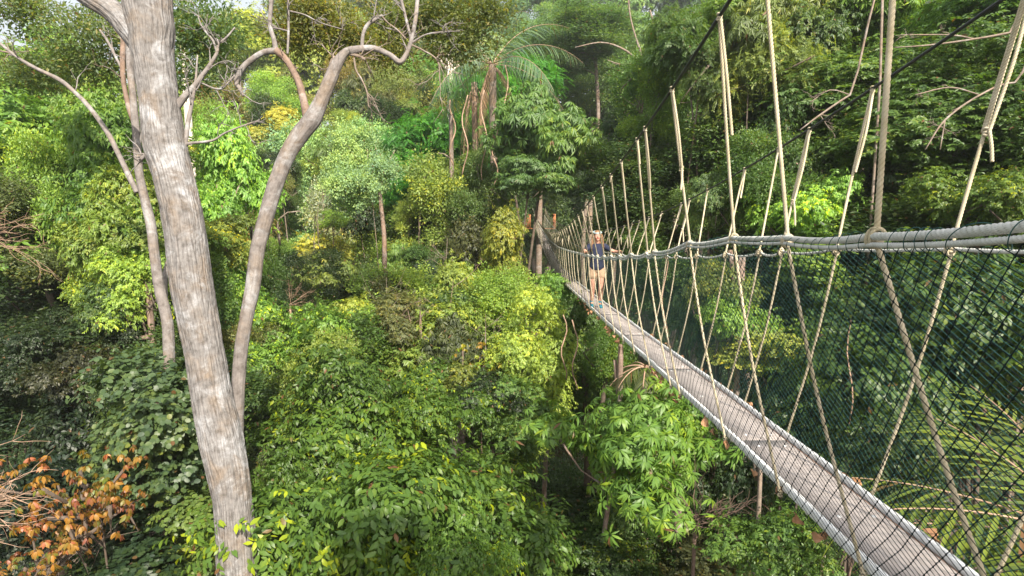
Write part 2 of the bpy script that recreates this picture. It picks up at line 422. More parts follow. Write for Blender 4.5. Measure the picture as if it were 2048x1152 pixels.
# name, style, (half axes), lobes, lobe radius, clusters, leaf, leaves per cluster
for s_ in range(2):
    proto('broad', 'twig', (3.4, 3.4, 2.9), 34, .85, 3900, .22, 9, .6, .45, 'leaf', T_LO(.44), under=-.15, keep_in=.03, seed=s_)
    proto('small', 'puff', (3.4, 3.4, 3.0), 46, .74, 4600, .155, 10, .3, .26, 'leaf', T_LO(.5), under=-.1, keep_in=.02, seed=s_)
    proto('pale', 'puff', (3.4, 3.4, 2.9), 44, .78, 6000, .13, 10, .1, .2, 'leaf_pale', T_LO(.7), flat=.85, under=-.1, keep_in=.0, seed=s_)
    proto('curtain', 'twig', (2.6, 2.6, 7.0), 60, .8, 7000, .16, 9, .8, .4, 'leaf', T_LO(.45), under=-.3, keep_in=.03, seed=s_)
    proto('darkmass', 'puff', (2.8, 2.8, 6.0), 54, .85, 5600, .17, 9, .5, .36, 'leaf', T_LO(.5), under=-.1, keep_in=.03, seed=s_)
    proto('whorl', 'whorl', (3.2, 3.2, 3.0), 34, .75, 2700, .36, 10, .75, .3, 'leaf', T_LO(.25, .05, .16), under=-.2, keep_in=.03, seed=3 + s_)
    proto('feather', 'pinnate', (3.6, 3.6, 2.3), 40, .85, 4000, .13, 14, .35, .55, 'leaf', T_LO(.5), flat=.35, under=-.05, keep_in=.02, seed=5 + s_)
    proto('airy', 'puff', (3.4, 3.0, 1.7), 15, .85, 2100, .10, 9, .3, .45, 'leaf_brown', T_LO(.5), flat=.55, under=-.8, keep_in=.5, seed=7 + s_)
# close bushes, finely leaved
proto('near_broad', 'twig', (2.7, 2.3, 2.3), 40, .55, 3300, .145, 9, .75, .42, 'leaf_glossy', T_HI(.42), under=-.1, keep_in=.04, seed=11)
proto('near_broad', 'twig', (2.7, 2.3, 2.3), 40, .55, 3300, .145, 9, .75, .42, 'leaf_glossy', T_HI(.42), under=-.1, keep_in=.04, seed=12)
proto('near_whorl', 'whorl', (1.9, 1.7, 1.6), 26, .5, 1150, .21, 12, .6, .25, 'leaf', T_HI(.22, .05, .3), under=-.2, seed=13)
proto('near_round', 'twig', (1.4, 1.4, 2.6), 34, .42, 1900, .11, 8, .5, .34, 'leaf', T_ROUND(.8), seed=14)
proto('near_dark', 'twig', (1.9, 1.7, 1.6), 26, .48, 1500, .13, 9, .6, .38, 'leaf', T_HI(.45), seed=15)
proto('near_rosette', 'whorl', (1.7, 1.5, 1.5), 20, .5, 130, .155, 8, 1.4, .25, 'leaf_flush', T_HI(.42, .08, .2), under=.0, keep_in=0, seed=16)

def limbs(mb, base, top, r0, C, rs, k=8, nl=7, bend=.4, tipr=.03):
    """trunk from base to top with limbs to the crown's lobes C (world points)"""
    base = np.array(base, float); top = np.array(top, float); H = top[2] - base[2]
    n = 6; t = np.linspace(0, 1, n)[:, None]
    P = base * (1 - t) + top * t
    P[1:-1, :2] += rs.randn(n - 2, 2) * bend * min(1, H / 12)
    R = r0 * (1 - .55 * t[:, 0])
    Q, RR = resample(P, R, max(.5, H / 30))
    tube(mb, Q, RR, k)
    order = rs.permutation(len(C))[:nl]
    for c in C[order]:
        s = .55 + .4 * rs.rand(); i = int(s * (len(Q) - 1)); a = Q[i]
        i = int(np.clip(np.searchsorted(Q[:, 2], c[2] - .35 * np.linalg.norm(c[:2] - top[:2]) - .3), len(Q) * .4, len(Q) - 2)); a = Q[i]
        m1 = a * .55 + c * .45 + rs.randn(3) * .25; m1[2] -= .15 * np.linalg.norm(c - a)
        q2, r2 = resample(np.array([a, m1, c]), np.array([RR[i] * .55, RR[i] * .3, tipr]), .4)
        tube(mb, q2, r2, 5)

NT = 0
LEAF_GAIN = 1.6
def tree(kind, px, py, d, rx, rz, color, label, name='rainforest_tree', cat='tree', group=None, bark='bark_grey', r0=None, var=None, lean=0., ry=None, trunk=True, nl=8, rot=None):
    """crown centre at photo pixel (px,py), d metres off; rx, rz half sizes in metres"""
    global NT; NT += 1
    rs = np.random.RandomState(NT * 13 + 5)
    q = get_proto(kind, NT if var is None else var)
    c = at(px, py, d); sx, sy, sz = q['shape']
    sc = np.array([rx / sx, (ry or rx) / sy, rz / sz])
    gz = float(ground(c[0] + lean, c[1]))
    root = empty(name, (c[0] + lean, c[1], gz))
    tag(root, label, cat, group)
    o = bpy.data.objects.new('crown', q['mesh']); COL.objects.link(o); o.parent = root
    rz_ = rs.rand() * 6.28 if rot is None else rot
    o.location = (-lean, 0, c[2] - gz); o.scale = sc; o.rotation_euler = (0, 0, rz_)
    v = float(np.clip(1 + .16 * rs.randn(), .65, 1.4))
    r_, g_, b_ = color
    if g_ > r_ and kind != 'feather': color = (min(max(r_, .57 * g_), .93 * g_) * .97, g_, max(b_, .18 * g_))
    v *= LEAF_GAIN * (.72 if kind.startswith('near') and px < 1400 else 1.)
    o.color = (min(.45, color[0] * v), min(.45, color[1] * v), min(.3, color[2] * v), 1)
    if trunk:
        Rm = np.array(Matrix.Rotation(rz_, 3, 'Z'))
        C = (q['C'] * sc) @ Rm.T + np.array([-lean, 0, c[2] - gz])
        mb = MB()
        top = np.array([-lean, 0, c[2] - gz + rz * .35])
        limbs(mb, (0, 0, -.4), top, r0 or (.09 + .045 * rx), C, rs, nl=nl)
        mb.build('trunk', M['bark_dark' if (bark == 'bark_grey' and d < 16) else bark], root, attr='bco')
    return root

# ------------------------------------------------------------------ the footbridge
DX = 1.972                                                   # x of the walkway's centre line
_fy = [-1.0, .6, 2.7, 5.5, 8.3, 11, 13, 16, 20, 25, 31, 37, 43]
_fz = [-1.62, -1.66, -1.70, -1.77, -1.88, -1.97, -2.03, -2.13, -2.25, -2.28, -1.95, -1.45, -.85]
_hy = [-1.0, 1.0, 1.95, 2.9, 3.75, 4.9, 6.3, 8, 9.9, 12.8, 16, 20, 25, 31, 37, 43]
_hz = [.12, .0, -.065, -.13, -.12, -.24, -.41, -.55, -.70, -.85, -.97, -1.08, -1.02, -.72, -.38, .12]
def smooth_fn(xs, ys):
    X = np.linspace(xs[0], xs[-1], 800); Y = np.interp(X, xs, ys)
    k = np.hanning(41); k /= k.sum()
    Yp = np.pad(Y, 20, mode='reflect', reflect_type='odd'); Ys = np.convolve(Yp, k, 'valid')
    return lambda q: np.interp(q, X, Ys)
fz = smooth_fn(_fy, _fz)
hz0 = smooth_fn(_hy, _hz)
hzr = smooth_fn([-1, 1.0, 2.72, 3.3, 4.1, 5.25, 6.3, 7.5, 9.9, 12.8, 16, 20, 25, 31, 37, 43], [-.06, -.13, -.165, -.175, -.24, -.32, -.42, -.52, -.70, -.85, -.97, -1.08, -1.02, -.72, -.38, .12])
HT = [-.6, .2, .98, 1.93, 2.92, 3.80, 4.75, 6.0, 6.35, 7.3, 8.2, 9.0]
while HT[-1] < 41.3: HT.append(HT[-1] + .74 + .12 * math.sin(len(HT) * 2.1))
HTR = [.3, 1.3, 2.3, 3.2, 4.3, 5.15, 5.6, 6.45, 7.4, 8.3, 8.8, 9.9, 10.8]
while HTR[-1] < 41.3: HTR.append(HTR[-1] + .78 + .12 * math.sin(len(HTR) * 1.7))
def hz(y, nodes):
    """handrail height: droops a little between its hangers"""
    nodes = np.array(nodes); y = np.asarray(y, float)
    i = np.clip(np.searchsorted(nodes, y) - 1, 0, len(nodes) - 2)
    t = np.clip((y - nodes[i]) / (nodes[i + 1] - nodes[i]), 0, 1)
    base_ = hz0(y) if nodes[3] < 2.5 else hzr(y)
    return base_ - .05 * 4 * t * (1 - t) * np.interp(y, [0, 3.5, 5, 9, 14], [.2, .2, .7, .7, .25])
def hx(y, s):                                               # handrail half distance from the centre line
    if s < 0: return DX - np.interp(y, [0, 1, 1.93, 2.92, 3.8, 5, 9, 13, 37], [1.03, .91, .765, .587, .52, .515, .43, .38, .37])
    return DX + np.interp(y, [0, 2, 4, 9, 13, 37], [.52, .50, .47, .40, .37, .36])
def cable_z(y):
    return np.interp(y, [-2, 0, 1, 2, 3.5, 4.46, 5.35, 6.45, 7.84, 10, 13, 17, 22, 28, 37, 43], [2.5, 2.0, 1.74, 1.49, 1.14, .936, .775, .585, .376, .08, -.22, -.50, -.66, -.50, -.1, .7])
cz = smooth_fn(list(np.linspace(-2, 43, 60)), list(cable_z(np.linspace(-2, 43, 60))))
def cx(y, s): return DX + s * (np.interp(y, [0, 9, 16, 37], [.75, .75, .6, .45]) + (.02 if s < 0 else -.02))
Y0, Y1 = -.5, 42.3

bridge = empty('suspension_footbridge', (DX, Y1 + .6, fz(36)))
bridge.location = (0, 0, 0)
tag(bridge, 'narrow rope suspension footbridge with plank floor and green net sides crossing the forest', 'footbridge')

ys = np.arange(Y0, Y1, .1)
# floor boards, end to end
bi = 0; y = Y0
while y < Y1:
    ln = 2.4; ye = min(y + ln, Y1); q = np.linspace(y + .001, ye - .001, 14)
    V = []; hw = .165
    for yy in q:
        z = float(fz(yy)) + .012 * math.sin(bi * 2.3) * 0
        V += [[DX - hw, yy, z], [DX + hw, yy, z], [DX + hw, yy, z - .035], [DX - hw, yy, z - .035]]
    V = np.array(V); n = len(q); Fq = []
    for i in range(n - 1):
        for j in range(4):
            Fq.append([i * 4 + j, i * 4 + (j + 1) % 4, i * 4 + 4 + (j + 1) % 4, i * 4 + 4 + j])
    Fq += [[3, 2, 1, 0], [(n - 1) * 4 + j for j in range(4)]]
    V[:, 0] += .004 * math.sin(bi * 5.1)
    Fq = [f[::-1] for f in Fq]
    pl_o = link_mesh('floor_board', V, [tuple(f) for f in Fq], M['plank'], bridge, False)
    if bi < 4:
        for yy in (y + .12, ye - .12, (y + ye) / 2):
            for sx in (-.1, .1):
                mb = MB(); th = np.linspace(0, 6.283, 11)[:-1]; z = float(fz(yy))
                ring = lambda r_, h_: np.stack([DX + sx + r_ * np.cos(th), yy + r_ * np.sin(th), np.full(10, z + h_)], -1)
                mb.add(np.vstack([ring(.014, -.003), ring(.012, .004), [[DX + sx, yy, z + .005]]]), [np.array([[i, (i + 1) % 10, 10 + (i + 1) % 10, 10 + i] for i in range(10)]), np.array([[10 + i, 10 + (i + 1) % 10, 20] for i in range(10)])])
                mb.build('bolt', M['rail'], pl_o)
    y = ye; bi += 1
def rail_profile(s, x0, w, h, zoff, name, mat, wob=0.):
    q = np.arange(Y0, Y1, .06); n = len(q)
    a = np.linspace(0, 2 * np.pi, 12, endpoint=False)
    # rounded box section
    cxs = np.sign(np.cos(a)) * np.abs(np.cos(a)) ** .5 * w / 2; czs = np.sign(np.sin(a)) * np.abs(np.sin(a)) ** .5 * h / 2
    xo = x0 + wob * (vnoise(q * 2.1, q * 0, q * 0 + s * 9) - .5)
    V = np.stack([DX + s * (xo[:, None] + cxs[None]), np.repeat(q[:, None], 12, 1), fz(q)[:, None] + zoff + czs[None]], -1)
    i = np.arange(n - 1)[:, None] * 12; j = np.arange(12)[None]
    f = np.stack([i + j, i + 12 + j, i + 12 + (j + 1) % 12, i + (j + 1) % 12], -1).reshape(-1, 4)
    if s < 0: f = f[:, ::-1]
    caps = [tuple(range(12)), tuple(range((n - 1) * 12, n * 12))]
    return link_mesh(name, V.reshape(-1, 3), [tuple(t) for t in f] + caps, mat, bridge)
for s in (-1, 1):
    rail_profile(s, .218, .034, .062, -.008, 'ladder_rail', M['rail'], .012)
    rail_profile(s, .1865, .024, .03, -.03, 'side_board', M['wood_side'])
mb = MB(); yy = Y0 + .15
while yy < Y1:
    th = fz(yy); tube(mb, np.array([[DX - .21, yy, th - .052], [DX + .21, yy, th - .052]]), np.array([.014, .014]), 6); yy += .3
tag(mb.build('ladder_rungs', M['rail'], bridge), kind='stuff')

# cables
for s in (-1, 1):
    q = np.arange(-1.6, 42.8, .15); mb = MB()
    tube(mb, np.stack([cx(q, s), q, cz(q)], -1), np.full(len(q), .0115), 8)
    mb.build('suspension_cable', M['cable'], bridge)
# handrail ropes (two laid side by side) and lashings
def hand_rope(s, nodes, off, r, mat):
    mb = MB()
    q1 = np.arange(-.5, 13.0, .05); 
    P = np.stack([hx(q1, s) + off[0], q1, hz(q1, nodes) + off[1] + .006 * np.sin(q1 * 3 + s)], -1)
    rope(mb, P, r, r * 5, True, r * .42)
    q2 = np.arange(12.98, 42.5, .2)
    P = np.stack([hx(q2, s) + off[0], q2, hz(q2, nodes) + off[1]], -1)
    tube(mb, P, np.full(len(q2), r * .95), 6)
    return mb.build('handrail_rope', mat, bridge, attr='bco')
for s, nodes in ((-1, HT), (1, HTR)):
    hand_rope(s, nodes, (0, 0), .0135 if s < 0 else .011, M['rope_white'])
    if s < 0: hand_rope(s, nodes, (s * .006, -.028), .009, M['rope_white'])
    # twine lashing wound round the rope
    mb = MB(); q = np.arange(.5, 10, .003)
    ph = q * 2 * np.pi / .11 + 9 * vnoise(q * 4, q * 0, q * 0 + s)
    P = np.stack([hx(q, s) + .024 * np.cos(ph), q + .018 * vnoise(q * 9, q * 0, q * 0), hz(q, nodes) - .016 + (.026 + .012 * vnoise(q * 6, q * 0 + 4, q * 0)) * np.sin(ph)], -1)
    tube(mb, P, np.full(len(q), .0014), 4, closed=False)
    mb.build('net_lashing', M['net'], bridge)

# side nets: diamond mesh of knotted twine
def net(s, nodes):
    du, rows = .084, 62
    nu = int((Y1 + .7 - (-.45)) / du)
    j = np.arange(rows + 1); i = np.arange(nu)
    I, J = np.meshgrid(i, j, indexing='ij')
    v = J / rows
    yv = -.45 + (I + .5 * (J % 2)) * du - 1.0 * v
    wv = .010 * (vnoise(yv * 7, v * 9, v * 0 + s) - .5)
    y_ = yv + .028 * (vnoise(yv * 1.3, v * 3, v * 0 + 5 * s) - .5) + wv
    top = np.stack([hx(y_, s), y_, hz(y_, nodes) - .03], -1)
    bot = np.stack([DX + s * .268 + 0 * y_, y_, fz(y_) - .055], -1)
    bulge = np.sin(v * np.pi) * (.035 + .05 * (vnoise(yv * .8, v * 2, v * 0 + 3) - .3)) + .012 * (vnoise(yv * 5, v * 7, v * 0) - .5)
    Pn = top * (1 - v)[..., None] + bot * v[..., None]
    Pn[..., 0] += s * bulge * np.where(v > .9, .3, 1)
    Pn[..., 2] += .02 * (vnoise(yv * 2.2, v * 4, v * 0 + 8) - .5)
    Pn[..., 1] = np.minimum(Pn[..., 1], Y1)
    segs = []
    for jj_ in range(rows):
        a = Pn[:, jj_]; b = Pn[:, jj_ + 1]
        if jj_ % 2 == 0:
            segs.append((a, b)); segs.append((a[1:], b[:-1]))
        else:
            segs.append((a, b)); segs.append((a[:-1], b[1:]))
    A = np.vstack([x for x, _ in segs]); B = np.vstack([x for _, x in segs])
    d = norm(B - A); ref = np.array([1., 0, 0]); u = norm(np.cross(d, ref)); w = np.cross(d, u)
    r = np.interp((A[:, 1] + B[:, 1]) / 2, [1.5, 3, 5, 9, 14], [.0016, .0016, .0012, .0008, .0006])[:, None] * (1 if s < 0 else 1.25)
    ring = []
    for k in range(3):
        t = 2 * np.pi * k / 3; o = (u * math.cos(t) + w * math.sin(t)) * r; ring.append(o)
    V = np.stack([A + ring[0], A + ring[1], A + ring[2], B + ring[0], B + ring[1], B + ring[2]], 1)
    n = len(V); f = np.array([[0, 1, 4, 3], [1, 2, 5, 4], [2, 0, 3, 5]])
    mb = MB(); mb.add(V.reshape(-1, 3), (f[None] + (np.arange(n) * 6)[:, None, None]).reshape(-1, 4))
    near = Pn[:int(7 / du)].reshape(-1, 3)
    o6 = np.array([[1, 0, 0], [-1, 0, 0], [0, 1, 0], [0, -1, 0], [0, 0, 1.5], [0, 0, -1.5]]) * .0044
    V = near[:, None] + o6[None]; fo = np.array([[0, 2, 4], [2, 1, 4], [1, 3, 4], [3, 0, 4], [2, 0, 5], [1, 2, 5], [3, 1, 5], [0, 3, 5]])
    mb.add(V.reshape(-1, 3), (fo[None] + (np.arange(len(near)) * 6)[:, None, None]).reshape(-1, 3))
    return mb.build('side_net', M['net_shaded' if s < 0 else 'net'], bridge, smooth=False)
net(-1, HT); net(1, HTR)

def knot(mb, c, r, ax=(0, 0, 1)):
    """a few turns of rope round the vertical, drawn as stacked tilted loops"""
    c = np.array(c)
    for k in range(3):
        t = np.linspace(0, 2 * np.pi, 15); R_ = r * (1.35 - .15 * (k % 2))
        P = c + np.stack([R_ * np.cos(t), R_ * np.sin(t), r * 1.5 * (k - 1) + r * .5 * np.sin(t + k * 2)], -1)
        tube(mb, P, np.full(len(t), r * .72), 6)

def hanger(s, y, nodes, idx):
    yt = float(np.interp(y, [0, 2.92, 3.8, 4.75, 6, 6.35, 7.3, 8.2, 9, 12, 16, 43], [0, 2.92, 3.5, 4.47, 5.33, 5.66, 6.45, 7.1, 7.8, 10.9, 15, 42.6]) if s < 0
               else np.interp(y, [0, 3.2, 4.3, 5.15, 5.6, 6.45, 7.4, 8.3, 8.8, 12, 43], [0, 3.16, 4.46, 5.36, 5.96, 6.8, 8.05, 8.85, 9.25, 12.4, 42.8]))
    rs = np.random.RandomState(idx * 7 + (3 if s > 0 else 0))
    top = np.array([cx(yt, s), yt, cz(yt) - .008]); hd = np.array([hx(y, s) - s * .012, y, hz0(y) if s < 0 else hzr(y)])
    fy_ = y - .3 if s < 0 else y + .18
    ft = np.array([DX + s * .25, fy_, fz(fy_) - .03])
    hi = y < 11; r = .0098
    mb = MB()
    Ltop = np.linalg.norm(hd - top)
    if s < 0:
        style = {3: 'single', 4: 'tail', 5: 'tail', 6: 'knot', 7: 'double', 8: 'tail', 9: 'tail', 10: 'stub', 11: 'double'}.get(idx, ['stub', 'knot', 'tail'][rs.randint(3)])
        frac = {3: .75, 4: .2, 5: .52, 6: .49, 7: .45, 8: .20, 9: .36}.get(idx, .25 + .25 * rs.rand())
    else:
        style = {3: 'knot', 4: 'double', 5: 'knot', 6: 'single', 7: 'tail', 8: 'single', 9: 'knot'}.get(idx, ['stub', 'knot', 'tail'][rs.randint(3)])
        frac = {3: .55, 4: .52, 5: .6, 7: .35, 9: .55}.get(idx, .25 + .25 * rs.rand())
    if Ltop < .5: style = 'single'
    side = np.array([.0, 1., 0]) * .020; sx_ = np.array([1., 0, 0]) * .004
    k = top * (1 - frac) + hd * frac
    rope(mb, np.array([top + side * .3, k + side * .6 if style != 'single' else (top + hd) / 2, hd]), r, hi=hi)
    if style in ('knot', 'double'):
        rope(mb, np.array([top - side * .5, (top + k) / 2 - side * 1.9, k - side * .9]), r * .95, hi=hi)
        if style == 'knot':
            knot(mb, k, r)
            e = k + np.array([.01 * s, -.045, -.16 - .05 * rs.rand()])
            rope(mb, np.array([k - side, (k - side + e) / 2 + sx_, e]), r * .9, hi=hi)
            rope(mb, np.array([top + side * 1.6 + sx_, k + side * 1.6 + sx_]), r * .9, hi=hi)
    elif style in ('tail', 'stub'):
        L = Ltop * (frac if style == 'tail' else .07 + .05 * rs.rand())
        e = top + (hd - top) / Ltop * L + np.array([-.03, -.15 if style == 'tail' else -.05, 0])
        rope(mb, np.array([top - side * .7, (top - side + e) / 2 - side * .3, e]), r * .95, hi=hi)
    # lower part: from the handrail down outside the net to the floor rail
    o = np.array([s * .012, 0, 0])
    mid = (hd + ft) / 2 + o * 2.6
    rope(mb, np.array([hd, hd * .93 + ft * .07 + o, mid, ft + o * .5]), r * .95, hi=hi)
    h = mb.build('hanger_rope', M['rope'], bridge, attr='bco')
    def kn(c, rr):
        kb = MB(); knot(kb, c, rr); kb.build('knot', M['rope'], h, attr='bco')
    kn(top + np.array([0, 0, .002]), r * .95)
    if hi:
        kn(hd, r * 1.05); kn(ft + np.array([0, 0, -.02]), r * .9)
        kb = MB()
        t = np.linspace(0, 6.283 * 2, 30)
        P = np.stack([hd[0] + .024 * np.cos(t), hd[1] + .02 * t / 6.28 - .015, hd[2] - .012 + .032 * np.sin(t)], -1)
        tube(kb, P, np.full(len(t), r * .7), 6)
        kb.build('rope_loop', M['rope'], h, attr='bco')
    return h
for i, y in enumerate(HT): hanger(-1, y, HT, i)
for i, y in enumerate(HTR): hanger(1, y, HTR, i)

# dead leaves caught along the rails
dl = None; rs = np.random.RandomState(5)
for k in range(76):
    y = 1.3 + 14 * (rs.rand() ** 1.15); s = -1 if rs.rand() < .66 else 1
    if dl is None or k < 6:
        t = np.linspace(0, 1, 7); u = np.linspace(-1, 1, 5)
        Tg, Ug = np.meshgrid(t, u, indexing='ij'); w = np.sin(np.pi * Tg ** .8) * .36
        X = Ug * w; Yv = Tg + .05 * rs.randn(); Z = .32 * Ug ** 2 * w + .22 * np.sin(Tg * (3 + 2 * rs.rand())) + .04 * rs.randn(*Tg.shape)
        V = np.stack([X, Yv, Z], -1).reshape(-1, 3)
        f = np.array([[a * 5 + b, a * 5 + b + 1, (a + 1) * 5 + b + 1, (a + 1) * 5 + b] for a in range(6) for b in range(4)])
        o = link_mesh('dead_leaf', V, f, M['dead']); dl = (dl or []) + [o]
    else:
        o = dl[k % len(dl)].copy(); COL.objects.link(o)
    o.location = (DX + s * (.262 + .02 * rs.rand()), y, fz(y) - (.05 + .05 * rs.rand() if s < 0 else .03 - .03 * rs.rand()))
    o.rotation_euler = (rs.randn() * 1.2, rs.randn() * 1.2, rs.rand() * 6.3); sc = .05 + .055 * rs.rand(); o.scale = (sc, sc, sc)
    tag(o, 'curled brown dead leaf caught in the net along the footbridge floor', 'dead leaf', 'dead leaves caught along the footbridge floor')

# ------------------------------------------------------------------ the three foreground trees
SLIM = 1.
def polytube(pts, d, mbw, step=.05, k=10, noise=0.0, closed=True, fiss=None):
    """pts: (px, py, width_px[, depth]) -> tapered tube"""
    P = []; R = []
    for q in pts:
        dd = q[3] if len(q) > 3 else d
        P.append(at(q[0], q[1], dd)); R.append(q[2] / F * dd / 2 * SLIM)
    Q, RR = resample(np.array(P), np.array(R), step)
    rad = None
    if fiss:
        def rad(th, s, p):
            rr = RR[:, None]
            c, sn = np.cos(th) * rr, np.sin(th) * rr
            a = vnoise(c * fiss + 50, sn * fiss + 50, s * fiss * .10 + 3)
            b = vnoise(c * fiss * 2.3 + 20, sn * fiss * 2.3 + 20, s * fiss * .35)
            g_ = vnoise(c * 3 + 5, sn * 3 + 5, s * 1.3)
            w_ = (vnoise(c * 9, sn * 9, s * 2.) - .5) * .9
            ga = np.abs(2 * vnoise(c * fiss + 50 + w_, sn * fiss + 50 + w_, s * fiss * .07 + 3) - 1)      # ridged: 0 in the fissures
            gb = np.abs(2 * vnoise(c * fiss * 1.9 + 11, sn * fiss * 1.9 + 11, s * fiss * .16) - 1)
            gc = vnoise(c * 60, sn * 60, s * 22)
            depth = -np.clip(.38 - ga, 0, 1) * 2.2 - np.clip(.3 - gb, 0, 1) * 1.1 + (gc - .5) * .35
            return 1 + noise * depth + .06 * (g_ - .5)
    tube(mbw, Q, RR, k, rad, closed=closed)
    return Q, RR

TW = np.random.RandomState(99)
def twigs_at(mb, Q, RR, n=7, L=.5):
    T = norm(np.gradient(Q, axis=0)); m = len(Q)
    for k in range(n):
        i = int(m * (.45 + .55 * TW.rand())) - 1; a = norm(T[i] + TW.randn(3) * .7 + [0, 0, .3]); l = L * (.4 + .9 * TW.rand()); P = [Q[i]]
        for q in range(6): a = norm(a + TW.randn(3) * .28); P.append(P[-1] + a * l / 6)
        q2, r2 = resample(np.array(P), np.linspace(min(RR[i] * .6, .012), .0022, 7), .05); tube(mb, q2, r2, 5)
        for w_ in range(3):
            j = 2 + TW.randint(4); a2 = norm(norm(P[j + 1] - P[j]) + TW.randn(3) * .6); P2 = [P[j]]
            for q in range(4): a2 = norm(a2 + TW.randn(3) * .25); P2.append(P2[-1] + a2 * l * .12)
            q2, r2 = resample(np.array(P2), np.linspace(.005, .0016, 5), .05); tube(mb, q2, r2, 4)
def canopy(parent, boxes, leaf_mat_, color, leaf=.085, seed=0, name='crown', L=8, tm=None):
    """sparse overhead foliage made of small sprays round given pixel spots (px,py,rx,ry,depth,n)"""
    rs = np.random.RandomState(seed); arrs = []
    for (px, py, rx, ry, d, n) in boxes:
        c = at(px, py, d); ax = np.array([rx / F * d, rx / F * d * .8, ry / F * d])
        K = max(4, int(n / 45)); C = norm(rs.randn(K, 3)) * (rs.rand(K, 1) ** .5) * ax * .85 + c
        idx = rs.randint(0, K, n)
        p = C[idx] + rs.randn(n, 3) * np.array([1, 1, .45]) * (ax.min() * .33 + .12)
        nn = norm(p - C[idx] + np.array([0, 0, .3]))
        arrs.append(crown_leaves('puff', p, nn, rs, leaf, L, .4, .22))
    o = [np.concatenate([a[i] for a in arrs]) for i in range(5)]
    ob = leaves_mesh(name, o[0], o[1], o[2], o[3], tm or T_LO(.45), leaf_mat_, parent, o[4], rs)
    ob.color = (*color, 1)
    return ob

def root_at(p, name): return empty(name, (0, 0, 0))

# 1 the thick fissured trunk
D1 = 8.0
t1 = empty('fissured_tree', (0, 0, 0))
mb = MB()
g1 = at(520, 1500, D1)
polytube([(283, -160, 96), (289, -60, 92), (296, 20, 88), (303, 60, 84), (305, 110, 76), (318, 200, 71), (330, 290, 79), (346, 350, 73), (368, 450, 75), (385, 576, 79), (408, 700, 73), (425, 800, 75), (443, 880, 83), (465, 1000, 73), (477, 1150, 78), (500, 1400, 84), (520, 1800, 92), (560, 3300, 120)], D1, mb, .016, 220, .055, fiss=27.)
mb.build('trunk', M['bark_big'], t1, attr='bco')
mb = MB()
polytube([(300, 120, 40), (262, 62, 50), (225, 22, 44), (170, -10, 38), (110, -60, 34)], D1, mb, .018, 110, .09, fiss=22.)
mb.build('limb', M['bark_big'], t1, attr='bco')
for pts in ([(352, 215, 16), (372, 190, 13), (392, 168, 10), (420, 130, 8), (434, 105, 6), (437, 88, 5), (452, 76, 4), (470, 55, 3)],
            [(434, 105, 5), (425, 80, 4), (405, 55, 3), (395, 30, 2)],
            [(366, 300, 9), (371, 285, 9), (376, 245, 9), (384, 205, 7), (391, 165, 5), (395, 110, 3)],
            [(366, 289, 7), (385, 286, 6), (425, 281, 5), (450, 266, 4), (490, 250, 3), (520, 240, 2)],
            [(296, 305, 9), (288, 312, 9), (281, 322, 7)],
            [(400, 165, 3), (440, 178, 4), (470, 150, 3)]):
    mb = MB(); Q_, R_ = polytube(pts, D1 + .05, mb, .03, 8, .0); twigs_at(mb, Q_, R_, 6, .4); mb.build('branch', M['bark_smooth'], t1, attr='bco')
canopy(t1, [(395, 50, 70, 60, 11, 650), (370, 150, 60, 40, 11, 260), (430, 90, 40, 40, 12, 220)], M['leaf_brown'], (.14, .21, .09), .085, 1)
canopy(t1, [(60, 20, 110, 30, 11, 280), (190, 100, 95, 65, 11, 720), (110, 155, 90, 30, 12, 260), (30, 130, 50, 40, 12, 100), (240, 30, 60, 30, 12, 200)], M['leaf_brown'], (.15, .20, .08), .085, 2)
tag(t1, 'thick pinkish grey tree trunk with deep vertical bark fissures, largest trunk at left', 'tree')

SLIM = .78
